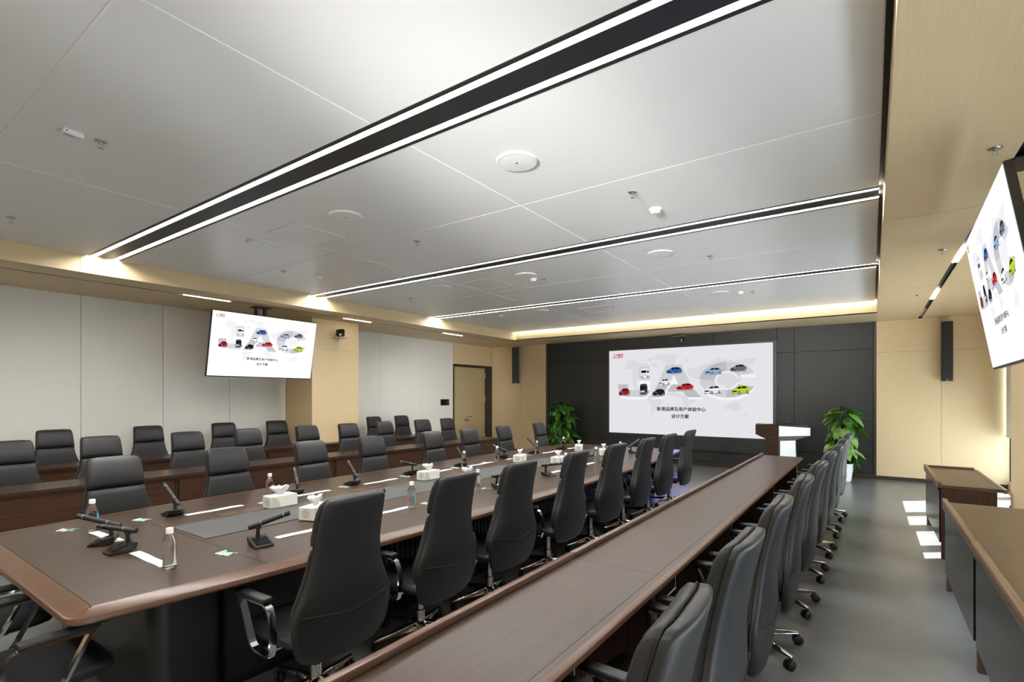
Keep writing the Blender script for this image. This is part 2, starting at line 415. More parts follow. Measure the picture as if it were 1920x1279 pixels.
# narrow dark slots with short warm lamps in the two side soffits
def soffit_slot(x0, x1, label, lit, y0, y1):
    t = thing('soffit_track', label, 'track light', ((x0+x1)/2, 0, ZS))
    h = (x1-x0)/2
    b = nb(); bx(b, -h, h, y0, y1, .030, .036); bx(b, -h-.002, -h+.004, y0, y1, .003, .030); bx(b, h-.004, h+.002, y0, y1, .003, .030)
    obj('channel', b, M['black'], t)
    for a, c in lit:
        b = nb(); bx(b, -h+.005, h-.005, a, c, -.004, .028); obj('lamp_bar', b, M['warm'], t)
soffit_slot(SLX[0], SLX[1], 'narrow dark slot with short warm lamps in the left soffit', [(-.6, .05), (3.39, 4.05), (6.18, 6.82), (8.98, 9.63)], YF, 10.9)
soffit_slot(SRX[0], SRX[1], 'narrow dark slot with short warm lamps in the right soffit', [(-.5, .1), (2.0, 2.6), (6.9, 7.5), (9.42, 10.15)], YF, 11.35)
def ceil_speaker(label):
    t = thing('ceiling_speaker', label, 'ceiling speaker', (0,0,ZC), 0, 'round ceiling speakers')
    b = nb(); lathe(b, [(.150, 0.0), (.150, -.008), (.143, -.014), (.136, -.014)], 40); obj('rim', b, M['white'], t, smooth=True, ang=.6)
    b = nb(); lathe(b, [(.137, -.006), (.137, -.013), (.10, -.016), (.02, -.017)], 40); obj('grille', b, M['ceiling'], t, smooth=True, ang=.6)
    b = nb(); lathe(b, [(.008, -.016), (.008, -.0185)], 10); obj('indicator', b, M['black'], t)
    return t
sp = [(-5.55, 3.05, 'left one between the first and second light strips'), (-4.06, 3.05, 'middle one between the first and second light strips'), (-2.10, 3.05, 'right one, largest in view, between the first and second light strips'),
      (-5.50, 5.90, 'left one between the second and third light strips'), (-3.97, 6.0, 'middle one between the second and third light strips'), (-2.06, 6.0, 'right one between the second and third light strips'),
      (-5.38, 8.70, 'left one beyond the third light strip'), (-2.05, 8.86, 'right one beyond the third light strip')]
proto = None
for x, y, l in sp:
    lb = 'round white ceiling speaker, ' + l
    if proto is None: proto = ceil_speaker(lb); proto.location = (x, y, ZC)
    else: dup(proto, (x, y, ZC), 0, lb)
def sprinkler(label):
    t = thing('sprinkler', label, 'sprinkler', (0,0,0), 0, 'ceiling sprinklers')
    b = nb(); lathe(b, [(.036, 0), (.036, -.003), (.028, -.009), (.013, -.012)], 18); obj('escutcheon', b, M['steel'], t, smooth=True)
    b = nb(); lathe(b, [(.010, -.011), (.010, -.024)], 10); tube(b, [(.009, 0, -.022), (.013, 0, -.034), (.003, 0, -.046)], .0025, 6); tube(b, [(-.009, 0, -.022), (-.013, 0, -.034), (-.003, 0, -.046)], .0025, 6)
    obj('frame_arms', b, M['steel'], t)
    b = nb(); lathe(b, [(.017, -.046), (.017, -.0485)], 12); obj('deflector', b, M['steel'], t)
    return t
spk = [(-4.21, 1.22, ZC, 'small ceiling sprinkler beside the white sensor box at upper left'), (-6.70, 1.25, ZC, 'small ceiling sprinkler nearest the left edge, before the first light strip'),
       (-1.63, 4.07, ZC, 'small ceiling sprinkler, right one before the second light strip'), (-4.08, 3.99, ZC, 'small ceiling sprinkler, middle one before the second light strip'), (-6.56, 3.92, ZC, 'small ceiling sprinkler, left one before the second light strip'),
       (-1.60, 6.47, ZC, 'small ceiling sprinkler, right one past the second light strip'), (-6.54, 6.26, ZC, 'small ceiling sprinkler, left one past the second light strip'), (-3.90, 6.35, ZC, 'small ceiling sprinkler beside the round smoke detector past the second strip'),
       (-1.57, 9.03, ZC, 'small ceiling sprinkler, right one past the third light strip'), (-4.01, 9.07, ZC, 'small ceiling sprinkler, middle one past the third light strip'), (-6.26, 8.92, ZC, 'small ceiling sprinkler, left one past the third light strip'),
       (.609, 4.19, ZS, 'sprinkler in the right oak soffit, above the top corner of the hanging screen'), (.59, 6.78, ZS, 'sprinkler in the right oak soffit, left of the hanging screen'), (.565, 9.62, ZS, 'sprinkler in the right oak soffit, farthest from the camera'),
       (-7.95, 11.9, ZS, 'sprinkler in the oak soffit above the left column loudspeaker')]
proto = None
for x, y, z, l in spk:
    if proto is None: proto = sprinkler(l); proto.location = (x, y, z)
    else: dup(proto, (x, y, z), random.uniform(0, 3), l)
def smoke(label):
    t = thing('smoke_detector', label, 'smoke detector', (0,0,0), 0, 'round smoke detectors')
    b = nb(); lathe(b, [(.055, 0), (.055, -.012), (.050, -.018)], 24); obj('base', b, M['white'], t, smooth=True, ang=.6)
    b = nb(); lathe(b, [(.044, -.017), (.044, -.030), (.034, -.042), (.012, -.045)], 24); obj('cover', b, M['white'], t, smooth=True, ang=.6)
    return t
proto = None
for x, y, l in [(-1.61, 4.56, 'white smoke detector, right one before the second light strip'), (-6.45, 4.38, 'white smoke detector, left one before the second light strip'), (-4.0, 6.24, 'white smoke detector past the second light strip'), (-6.38, 8.66, 'white smoke detector past the third light strip on the left'), (-1.75, 8.98, 'white smoke detector past the third light strip on the right')]:
    if proto is None: proto = smoke(l); proto.location = (x, y, ZC)
    else: dup(proto, (x, y, ZC), 0, l)
t = thing('ceiling_sensor', 'white box shaped sensor on the ceiling beside a sprinkler at upper left', 'sensor', (-4.20, 1.07, ZC), .12)
box('housing', M['white'], t, -.022, .022, -.055, .055, -.032, -.0005, .004, 2)
box('status_window', M['black'], t, .0215, .0226, -.045, -.033, -.018, -.012)
box('lens_cover', M['steel'], t, -.016, .012, -.040, .010, -.0345, -.0315)
# access hatches: thin frames let into the ceiling
def hatch(x, y, label):
    t = thing('access_hatch', label, 'hatch', (x, y, ZC), 0, 'square access hatches in the ceiling')
    for (a, c, e, f) in ((-.30, .30, -.30, -.292), (-.30, .30, .292, .30), (-.30, -.292, -.292, .292), (.292, .30, -.292, .292)):
        box('frame_strip', M['white'], t, a, c, e, f, -.004, .0)
    box('lid', M['ceiling'], t, -.29, .29, -.29, .29, -.002, .0)
hatch(-4.92, 3.18, 'square ceiling hatch between two round speakers before the second light strip')
hatch(-4.80, 6.15, 'square ceiling hatch past the second light strip')
hatch(-4.35, 9.15, 'square ceiling hatch past the third light strip')

# ------------------------------------------------------------------ chairs
def sec(w, t, yc, z, k=.10, n=20, ef=2.6, eb=2.6):
    """closed rounded section across the chair: half width w, thickness t, centre yc, wings bent forward by k"""
    out = []
    for i in range(n):
        a = 2*PI*i/n
        c, s = math.cos(a), math.sin(a); e = ef if s > 0 else eb
        x = w*math.copysign(abs(c)**(2/e), c); y = t/2*math.copysign(abs(s)**(2/e), s)
        out.append(Vector((x, yc + y + k*w*(abs(x)/max(w, .01))**2.2*.9, z)))
    return out
def yb(z):      # back curve of the chair
    pts = [(.28, -.222), (.38, -.244), (.46, -.258), (.56, -.266), (.66, -.268), (.76, -.270), (.86, -.279), (.96, -.298), (1.06, -.322), (1.16, -.350)]
    for (a, p), (c, q) in zip(pts, pts[1:]):
        if z <= c: return p+(q-p)*(z-a)/(c-a)
    return pts[-1][1]
SH = [(.332, .14), (.338, .200), (.355, .238), (.385, .264), (.435, .284), (.50, .297), (.57, .299), (.62, .288), (.67, .264), (.72, .241), (.77, .223), (.83, .209), (.89, .201), (.95, .197), (1.02, .193), (1.09, .189), (1.125, .183), (1.142, .170), (1.149, .12)]
def make_chair(label):
    t = thing('office_chair', label, 'chair')
    # back shell
    b = nb(); rs = []
    for i, (z, w_) in enumerate(SH):
        th = .046
        if z < .36 or z > 1.13: th = .040
        if z < .335 or z > 1.145: th = .026
        rs.append(sec(w_, th, yb(z)-.014, z, .10, 30, 14, 3.0))
    rings(b, rs); back = obj('backrest', b, M['leather'], t, smooth=True)
    # seam round the rear shell
    b = nb(); pts = [(x, yb(.60-.045*(1-abs(x)/.28))-.014-.0233+.10*.300*.9*(abs(x)/.300)**2.2, .60-.045*(1-abs(x)/.28)) for x in [-.270+.54*k/16 for k in range(17)]]
    tube(b, pts, .0022, 5); obj('rear_seam', b, M['piping'], back)
    # piping between shell and cushions
    b = nb(); pl_ = [((w_-.003)*s, yb(z)+.010+.10*w_*.9, z) for s, seq in ((1, SH[7:-1]), (-1, SH[7:-1][::-1])) for z, w_ in seq]
    tube(b, pl_, .004, 5); obj('piping', b, M['piping'], back)
    # lower cushion
    b = nb(); rs = []
    LC = [(.440, .19, .03), (.448, .235, .055), (.50, .276, .066), (.56, .284, .068), (.62, .276, .068), (.67, .254, .064), (.73, .232, .060), (.80, .211, .056), (.86, .200, .052), (.895, .196, .046), (.906, .186, .028)]
    for z, w_, th in LC: rs.append(sec(w_, th, yb(z)+.010+th*.46, z, .10, 30, 2.7, 14))
    rings(b, rs); obj('back_cushion', b, M['leather'], back, smooth=True)
    # headrest pad
    b = nb(); rs = []
    HC = [(.910, .185, .03), (.918, .197, .050), (.95, .196, .062), (1.02, .192, .064), (1.08, .188, .060), (1.118, .182, .050), (1.138, .170, .036), (1.146, .14, .02)]
    for z, w_, th in HC: rs.append(sec(w_, th, yb(z)+.010+th*.46, z, .10, 30, 2.7, 14))
    rings(b, rs); obj('headrest', b, M['leather'], back, smooth=True)
    # seat
    b = nb(); rs = []
    for y, w_, z0, z1 in [(-.255, .17, .41, .455), (-.245, .24, .395, .468), (-.15, .265, .385, .475), (0, .272, .382, .475), (.12, .272, .380, .478), (.20, .268, .382, .478), (.258, .255, .392, .468), (.280, .215, .41, .45)]:
        r_ = []
        for k in range(20):
            a = 2*PI*k/20; c, s = math.cos(a), math.sin(a)
            r_.append(Vector((w_*math.copysign(abs(c)**.6, c), y, (z0+z1)/2+(z1-z0)/2*math.copysign(abs(s)**.75, s))))
        rs.append(r_)
    rings(b, rs); seat = obj('seat', b, M['leather'], t, smooth=True)
    b = nb(); bx(b, -.11, .11, -.14, .12, .345, .385); bevel(b, .01, 1); bx(b, .10, .24, .00, .02, .352, .364); obj('tilt_mechanism', b, M['plastic'], seat)
    # arms
    for s in (-1, 1):
        x = .325*s
        P = [(.165, .640), (.150, .626), (.060, .445), (.040, .415), (.005, .402), (-.085, .394), (-.112, .400), (-.124, .43), (-.130, .50), (-.124, .580), (-.098, .626), (-.060, .642)]
        b = nb(); flatbar(b, P, .034, .013, x); bx(b, min(x, .2*s), max(x, .2*s), -.070, -.005, .393, .403)
        arm = obj('armrest', b, M['chrome'], t, smooth=True, ang=.7)
        b = nb(); bx(b, x-.029, x+.029, -.085, .185, .647, .674); bevel(b, .011, 3); obj('arm_pad', b, M['leather'], arm, smooth=True, ang=.9)
    # column, star base, castors
    b = nb(); lathe(b, [(.032, .10), (.032, .20), (.024, .205), (.024, .36)], 16); obj('gas_column', b, M['chrome'], t, smooth=True, ang=.6)
    b = nb(); lathe(b, [(.030, .065), (.047, .075), (.047, .115), (.036, .128)], 18); hub = obj('star_base', b, M['chrome'], t, smooth=True, ang=.6)
    for k in range(5):
        a = 2*PI*k/5 + PI/2
        b = nb()
        rings(b, [[Vector((.035, -.027, .072)), Vector((.035, .027, .072)), Vector((.035, .018, .126)), Vector((.035, -.018, .126))],
                  [Vector((.19, -.020, .074)), Vector((.19, .020, .074)), Vector((.19, .013, .104)), Vector((.19, -.013, .104))],
                  [Vector((.340, -.015, .068)), Vector((.340, .015, .068)), Vector((.340, .010, .084)), Vector((.340, -.010, .084))]])
        bevel(b, .004, 1)
        obj('base_leg', b, M['chrome'], hub, rot=(0, 0, a), smooth=True, ang=.7)
        b = nb()
        lathe(b, [(.011, .050), (.011, .074)], 10)
        for sx in (-1, 1):
            q = nb(); lathe(q, [(.022, .004), (.030, .007), (.030, .022), (.020, .026)], 16)
            bmesh.ops.rotate(q, verts=q.verts, cent=(0,0,0), matrix=Matrix.Rotation(sx*PI/2, 3, 'Y'))
            me = bpy.data.meshes.new('tmp'); q.to_mesh(me); q.free(); n0 = len(b.verts); b.from_mesh(me); bpy.data.meshes.remove(me)
            b.verts.ensure_lookup_table(); bmesh.ops.translate(b, verts=b.verts[n0:], vec=(0, .012, .030))
        obj('castor', b, M['plastic'], t, (.326*math.cos(a), .326*math.sin(a), 0), (0, 0, a+.6+k*1.3), smooth=True, ang=.6)
    return t
LIFTED = ('seat', 'backrest', 'armrest')
chair0 = None
def chair(x, y, rz, label, group, lift=0.0):
    global chair0
    if chair0 is None:
        chair0 = make_chair(label); chair0['group'] = group; chair0.location = (x, y, 0); chair0.rotation_euler = (0,0,rz); chair0['group'] = group; return chair0
    return dup(chair0, (x, y, 0), rz, label, group, lift, LIFTED)
G = 'black chairs along the window side of the long table'
for i, (y, a) in enumerate(zip([1.67, 2.50, 3.27, 4.18, 5.08, 5.98, 6.82, 7.76], [.02, .05, -.02, .03, -.03, .02, -.02, .04])):
    chair(-2.52+(.04 if i == 0 else 0), y, PI/2+a, 'black leather high-back chair on the window side of the long table, %s from the camera' % ORD[i], G, -.03 if i == 0 else 0)
G = 'black chairs along the left side of the long table'
for i, (y, a) in enumerate(zip([1.585, 2.49, 3.39, 4.24, 5.33, 6.14, 7.06, 8.20], [.04, .06, .05, .04, .06, .05, .08, .10])):
    chair(-4.82, y, -PI/2+a, 'black leather high-back chair on the left side of the long table, %s from the camera' % ORD[i], G)
G = 'black chairs behind the front row of desks on the left'
for i, y in enumerate([1.36, 2.15, 3.10, 3.92, 4.86, 5.65, 6.48, 7.43, 8.20]):
    chair(-7.15, y, -PI/2+random.uniform(-.06, .08), 'black high-back chair behind the front left desk row, %s from the camera' % ORD[i], G, .028)
G = 'black chairs behind the rear row of desks on the left'
for i, y in enumerate([2.12, 3.22, 4.34, 5.30, 7.60, 8.40]):
    chair(-8.80, y, -PI/2+random.uniform(-.04, .05), 'black high-back chair by the left wall behind the rear desk row, %s from the camera' % ORD[i], G, .045)
G = 'black chairs along the aisle desk row on the right'
for i, y in enumerate([1.25, 2.02, 2.80, 3.68, 4.58, 5.46, 6.30, 7.22, 8.17]):
    chair([-.70, -.70, -.69, -.67, -.65, -.63, -.61, -.60, -.58][i], y, PI/2+[.05, -.03, .02, .04, -.03, .02, .0, .03, -.02][i], 'black high-back chair in the aisle behind the right desk row, %s from the camera' % ORD[i], G)
chair(-3.08, .60, .03, 'black chair under the near end of the long table, right of the pair', 'black chairs at the near end of the long table')
chair(-3.97, .60, -.03, 'black chair under the near end of the long table, left of the pair', 'black chairs at the near end of the long table')
chair(1.52, 7.55, PI/2, 'black chair mostly hidden behind the far window desk', 'black chairs behind the window desks')

# ------------------------------------------------------------------ long conference table
TC = -3.70; TY0, TY1 = .66, 8.78
def tw(y): return 1.05 + .205*(1-abs((y-4.72)/4.06)**2.6)
def outline(inset):
    """counter-clockwise outline of the boat shaped top with rounded corners"""
    P = []; r = .09
    N = 26
    a, c = TY0+r, TY1-r
    R_ = [(TC+tw(a+(c-a)*k/N), a+(c-a)*k/N) for k in range(N+1)]
    L_ = [(2*TC-x, y) for x, y in R_[::-1]]
    def arc(cx, cy, a0):
        return [(cx+r*math.cos(a0+k*PI/12), cy+r*math.sin(a0+k*PI/12)) for k in range(1, 6)]
    pts = R_ + arc(R_[-1][0]-r, c, 0) + [(R_[-1][0]-r, TY1)] + [(L_[0][0]+r, TY1)] + arc(L_[0][0]+r, c, PI/2) + L_ + arc(L_[-1][0]+r, a, PI) + [(L_[-1][0]+r, TY0)] + [(R_[0][0]-r, TY0)] + arc(R_[0][0]-r, a, -PI/2)
    n = len(pts); out = []
    for i in range(n):
        p0, p1 = Vector((*pts[i-1], 0)), Vector((*pts[(i+1) % n], 0))
        t = (p1-p0).normalized(); nn = Vector((-t.y, t.x, 0))
        out.append(Vector((*pts[i], 0)) + nn*inset)
    return out
table = thing('conference_table', 'long boat shaped walnut conference table with grey centre inlay', 'table', (0,0,0))
b = nb()
def ring_at(inset, z): return [Vector((p.x, p.y, z)) for p in outline(inset)]
rings(b, [ring_at(*q) for q in ((.10, .742), (.10, .750), (.014, .741), (.004, .735), (0, .727), (0, .712), (.012, .702), (.10, .678), (.16, .664), (.10, .70))], False, False, closed=True)
obj('rim', b, M['edge'], table, smooth=True, ang=.5)
# top panels between the seams (each a board of its own)
seams = [TY0+.102, 1.50, 2.70, 3.90, 5.10, 6.30, 7.50, TY1-.102]
for i, (a, c) in enumerate(zip(seams, seams[1:])):
    b = nb(); N = 6
    R_ = [(TC+tw(max(TY0+.09, min(TY1-.09, a+(c-a)*k/N)))-.102, a+(c-a)*k/N) for k in range(N+1)]
    R_[0] = (R_[0][0], a+.0015); R_[-1] = (R_[-1][0], c-.0015)
    P = R_ + [(2*TC-x, y) for x, y in R_[::-1]]
    prism(b, P, .70, .7495); obj('top_board', b, M['walnuty'], table)
for k, (a, c) in enumerate(zip([1.53, 2.70, 3.90, 5.10, 6.30, 7.50], [2.70, 3.90, 5.10, 6.30, 7.50, 8.30])):
    b = nb(); bx(b, -3.935, -3.435, a+.001, c-.001, .7495, .7535); bevel(b, .001, 1); obj('centre_inlay', b, M['inlay'], table)
for k, y in enumerate([2.05, 3.27, 4.62, 5.85, 7.05]):
    b = nb(); bx(b, -4.085, -3.955, y-.17, y+.17, .7495, .7520); lid = obj('socket_lid', b, M['edge'], table)
    b = nb(); bx(b, -4.03, -4.01, y-.03, y+.03, .752, .7525); obj('finger_slot', b, M['black'], lid)
# underframe and pedestal
b = nb(); prism(b, [(TC-.93, 1.0), (TC+.93, 1.0), (TC+1.03, 4.7), (TC+.93, 8.45), (TC-.93, 8.45), (TC-1.03, 4.7)], .655, .70); obj('underframe', b, M['black'], table)
def rrect(x0, x1, y0, y1, r, n=6):
    P = []
    for cx, cy, a0 in ((x1-r, y1-r, 0), (x0+r, y1-r, PI/2), (x0+r, y0+r, PI), (x1-r, y0+r, 3*PI/2)):
        P += [(cx+r*math.cos(a0+k*PI/2/n), cy+r*math.sin(a0+k*PI/2/n)) for k in range(n+1)]
    return P
PX0, PX1 = TC-.76, TC+.76
b = nb(); prism(b, rrect(PX0, PX1, 1.06, 1.42, .09), .0, .655); obj('pedestal_end', b, M['base'], table, smooth=True, ang=.5)
b = nb(); prism(b, rrect(PX0, PX1, 8.02, 8.38, .09), .0, .655); obj('pedestal_end', b, M['base'], table, smooth=True, ang=.5)
b = nb(); bx(b, PX0+.03, PX1-.03, 1.42, 8.02, .0, .655); core = obj('pedestal_core', b, M['black'], table)
for (a, c) in ((1.425, 1.92),):
    for x0, x1 in ((PX1-.03, PX1-.006), (PX0+.006, PX0+.03)): box('plain_panel', M['base'], table, x0, x1, a, c, .05, .655)
for s, x in ((1, PX1-.03), (-1, PX0+.03)):
    b = nb(); y = 1.94
    while y < 8.0:
        bx(b, min(x, x+.022*s), max(x, x+.022*s), y, y+.034, .05, .655); y += .052
    o = obj('fluted_slats', b, M['base'], table); o['kind'] = 'stuff'

# ------------------------------------------------------------------ desks
def worktop(t, x0, x1, y0, y1, lip_side, rim=True, mt='walnuty', me_='edge'):
    """lip_side = +1: chair edge at x1, rim at x0;  -1 the other way round"""
    rx0, rx1 = (x0, x0+.035) if lip_side > 0 else (x1-.035, x1)
    ex = x1 if lip_side > 0 else x0
    b = nb(); bx(b, min(x0, x1)+.001, max(x0, x1)-.03 if lip_side > 0 else max(x0, x1), y0+.001, y1-.001, .718, .750) if lip_side > 0 else bx(b, x0+.03, x1-.001, y0+.001, y1-.001, .718, .750)
    top = obj('worktop', b, M[mt], t)
    # rounded chair-side edge
    s = lip_side; b = nb()
    prof = [(ex-.031*s, .750), (ex-.012*s, .7485), (ex-.003*s, .742), (ex, .731), (ex-.003*s, .720), (ex-.012*s, .712), (ex-.031*s, .710)]
    rings(b, [[Vector((p, y0+.001, q)) for p, q in prof], [Vector((p, y1-.001, q)) for p, q in prof]])
    obj('rounded_edge', b, M[me_], top, smooth=True, ang=.6)
    b = nb(); bx(b, min(ex-.060*s, ex-.064*s), max(ex-.060*s, ex-.064*s), y0+.001, y1-.001, .7500, .7506); obj('inlay_line', b, M['black'], top)
    if rim:
        b = nb(); bx(b, rx0, rx1, y0+.001, y1-.001, .7505, .780); bevel(b, .005, 2); obj('raised_rim', b, M[me_], top, smooth=True, ang=.6)
    return top
def desk(label, x0, x1, y0, y1, side, group, front_mat, panel='walnut', endm=None, rim=True):
    """side=+1: front panel at x0 (chairs sit at x1); -1: front panel at x1"""
    t = thing('desk', label, 'desk', (0,0,0), 0, group)
    worktop(t, x0, x1, y0, y1, side, rim, *(('walnuty', 'edge') if panel == 'walnut' else ('walnutw', 'edgew')))
    fx = x0+.03 if side > 0 else x1-.03
    def X2(d0, d1): return (fx+d0, fx+d1) if side > 0 else (fx-d1, fx-d0)
    endm = endm or M['walnutpz']
    if panel == 'walnut':
        a, c = X2(0, .02)
        box('front_panel', front_mat, t, a, c, y0+.035, y1-.035, .06, .690, .002, 1)
        box('plinth', M['black'], t, *X2(.03, .05), y0+.02, y1-.02, .0, .06)
        box('apron', front_mat, t, *X2(-.012, .02), y0+.004, y1-.004, .692, .718)
    else:
        a, c = X2(-.012, .008)
        b = nb(); pts = [(y0+.05, .16), (y1-.04, .16), (y1-.04, .700), (y0+.05, .700)]
        xprism(b, pts, a, c); obj('front_panel', b, front_mat, t)
        box('apron', front_mat, t, *X2(-.028, .02), y0+.004, y1-.004, .700, .7175)
    W = (x1-x0)
    for ya, yc in ((y0+.003, y0+.028), (y1-.028, y1-.003)):
        box('side_panel', endm, t, *X2(0.0 if panel != 'walnut' else .02, W-.11), ya, yc, 0, .715)
    # shelf and divider under the top
    box('shelf', M['walnuty'], t, *X2(.022, W-.16), y0+.03, y1-.03, .585, .603)
    ym = (y0+y1)/2
    box('divider', M['walnutpz'], t, *X2(.022, W-.14), ym-.009, ym+.009, .604, .716)
    return t
G = 'walnut desks forming the right aisle row'
ysr = [.70, 2.53, 4.30, 6.05, 7.10, 8.63]
ysr = [.70, 2.53, 4.30, 6.44, 8.63]
for i, (a, c) in enumerate(zip(ysr, ysr[1:])):
    desk('walnut desk with a raised front rim in the right row, %s from the camera' % ORD[i], -1.385, -.825, a, c, 1, G, M['walnutpy'])
G = 'walnut desks forming the front left row'
ysl = [.45, 2.60, 4.72, 6.84, 8.95]
for i, (a, c) in enumerate(zip(ysl, ysl[1:])):
    desk('walnut desk with walnut front panel in the front left row, %s from the camera' % ORD[i], -7.10, -6.52, a, c, -1, G, M['walnutpy'], rim=False)
G = 'walnut desks forming the rear left row'
ysl = [.45, 2.60, 4.72, 6.84, 8.95]
for i, (a, c) in enumerate(zip(ysl, ysl[1:])):
    desk('walnut desk in the rear left row by the wall, %s from the camera' % ORD[i], -8.92, -8.37, a, c, -1, G, M['walnutpy'], rim=False)
G = 'window desks with graphite front panels'
desk('window desk with graphite front, nearest the camera at lower right', .49, 1.10, 2.30, 4.12, 1, G, M['greypanel'], 'grey', M['walnutpz'])
desk('window desk with graphite front, middle one beside the oak pier', .49, 1.10, 4.12, 5.68, 1, G, M['greypanel'], 'grey', M['walnutpz'])
far = desk('window desk with graphite front, farthest one standing alone', .548, 1.075, 6.74, 8.42, 1, G, M['greypanel'], 'grey', M['walnutpz'])
b = nb(); bx(b, .585, 1.03, 8.38, 8.41, .7505, .772); bevel(b, .004, 1); obj('end_rim', b, M['edge'], far)

# ------------------------------------------------------------------ things on the long table
TT = .750
def microphone(label, x, y, rz, v, L=.19):
    """base wedge turned by rz (screen faces -y local), bar along v from the neck"""
    t = thing('desk_microphone', label, 'microphone', (x, y, TT), rz, 'conference microphones on the long table')
    b = nb(); xprism(b, [(-.075, .001), (-.078, .008), (-.070, .012), (.050, .050), (.062, .046), (.052, .012), (.030, .001)], -.055, .055); bevel(b, .002, 1); obj('base', b, M['plastic'], t)
    sl = math.atan2(.038, .12)
    b = nb(); bx(b, -.043, .043, -.052, .030, .0, .0016); sc_ = obj('screen', b, M['blackgloss'], t, (0, -.012, .0325), (sl, 0, 0))
    b = nb(); tube(b, [(.018*math.cos(k*PI/6), -.062+.007*math.sin(k*PI/6), .0006) for k in range(13)], .0012, 5); obj('button_ring', b, M['steel'], t, (0, -.002, .0148), (sl, 0, 0))
    b = nb(); tube(b, [(0, .035, .040), (0, .030, .075), (0, .028, .112)], [.014, .011, .010], 10); bx(b, -.013, .013, .018, .042, .092, .122); obj('neck', b, M['plastic'], t, smooth=True, ang=.6)
    R = Matrix.Rotation(-rz, 3, 'Z'); d = (R @ Vector(v)).normalized()
    P = Vector((0, .030, .118))
    b = nb(); tube(b, [P-d*.055, P+d*(L-.035)], .0150, 12); bar = obj('microphone_bar', b, M['plastic'], t, smooth=True, ang=.6)
    b = nb(); tube(b, [P+d*(L-.035), P+d*(L-.032)], .0157, 12); tube(b, [P+d*.02, P+d*.023], .0157, 12); obj('metal_ring', b, M['steel'], bar, smooth=True, ang=.6)
    b = nb(); tube(b, [P+d*(L-.032), P+d*L], .0150, 12); obj('mesh_head', b, M['darkmetal'], bar, smooth=True, ang=.6)
    return t
LEFTM = [(-4.33, 1.70, (-.17, -.02, .12)), (-4.36, 2.72, (-.14, .06, .10)), (-4.33, 3.34, (-.146, .03, .11)), (-4.36, 4.17, (-.187, -.02, .015)), (-4.33, 5.02, (-.121, .05, .09)), (-4.40, 6.03, (-.15, -.10, .07)), (-4.36, 6.81, (-.129, .0, .10)), (-4.31, 7.60, (-.135, -.05, .11))]
for i, (x, y, v) in enumerate(LEFTM):
    microphone('black conference microphone on the left side of the long table, %s from the camera' % ORD[i], x, y, -PI/2+random.uniform(-.15, .15), v)
RIGHTM = [(-3.03, 1.66, (.12, .13, .062)), (-2.98, 2.40, (.05, .16, .085)), (-2.99, 4.04, (.05, .186, .018)), (-3.0, 4.98, (.16, .12, .02)), (-3.02, 5.85, (.12, .14, .03)), (-3.05, 6.88, (.08, .14, .085)), (-3.1, 7.75, (.08, .15, .09))]
for i, (x, y, v) in enumerate(RIGHTM):
    microphone('black conference microphone on the window side of the long table, %s from the camera' % ORD[i], x, y, PI/2+random.uniform(-.4, .2), v)
microphone('black conference microphone at the near end of the table, right of the pair', -3.56, 1.13, .05, (-.181, -.10, .018))
microphone('black conference microphone at the near end of the table, left of the pair', -3.83, 1.13, -.5, (-.144, -.119, .050), .2)
def bottle(label):
    t = thing('water_bottle', label, 'bottle', (0,0,0), 0, 'water bottles on the long table')
    b = nb(); lathe(b, [(.024, .001), (.031, .004), (.0325, .012), (.031, .060), (.0325, .110), (.0325, .128), (.027, .155), (.015, .178), (.0125, .186), (.0125, .198)], 20); obj('body', b, M['water'], t, smooth=True, ang=.9)
    b = nb(); lathe(b, [(.0175, .182), (.0178, .206), (.0160, .210)], 18); obj('cap', b, M['white'], t, smooth=True, ang=.6)
    b = nb(); N = 8; rs = []
    V = [[b.verts.new((.0332*math.cos(a), .0332*math.sin(a), z)) for a in [-.42+.84*k/N for k in range(N+1)]] for z in (.045, .118)]
    for k in range(N): b.faces.new((V[0][k], V[0][k+1], V[1][k+1], V[1][k]))
    obj('label', b, M['label'], t, smooth=True)
    return t
proto = None
BL = [(-3.01, 1.165, -2.25, 'on the window side of the long table, nearest from the camera'), (-3.04, 2.92, 0.4, 'on the window side of the long table, second from the camera'), (-3.04, 3.765, 0.4, 'on the window side of the long table, third from the camera'), (-3.04, 5.46, 1, 'on the window side of the long table, fourth from the camera'), (-3.07, 6.36, 1, 'on the window side of the long table, fifth from the camera'), (-3.12, 7.3, 1, 'on the window side of the long table, sixth from the camera'), (-4.27, 1.19, 1, 'on the left side of the long table, nearest from the camera'), (-4.4, 2.5, 1, 'on the left side of the long table, second from the camera'), (-4.2, 4.93, 1, 'on the left side of the long table, third from the camera'), (-4.24, 5.68, 1, 'on the left side of the long table, fourth from the camera'), (-4.24, 6.71, 1, 'on the left side of the long table, fifth from the camera'), (-4.27, 7.6, 1, 'on the left side of the long table, sixth from the camera')]
for x, y, r, l in BL:
    lb = 'clear water bottle ' + l
    if proto is None: proto = bottle(lb); proto.location = (x, y, TT); proto.rotation_euler.z = r
    else: dup(proto, (x, y, TT), r, lb)
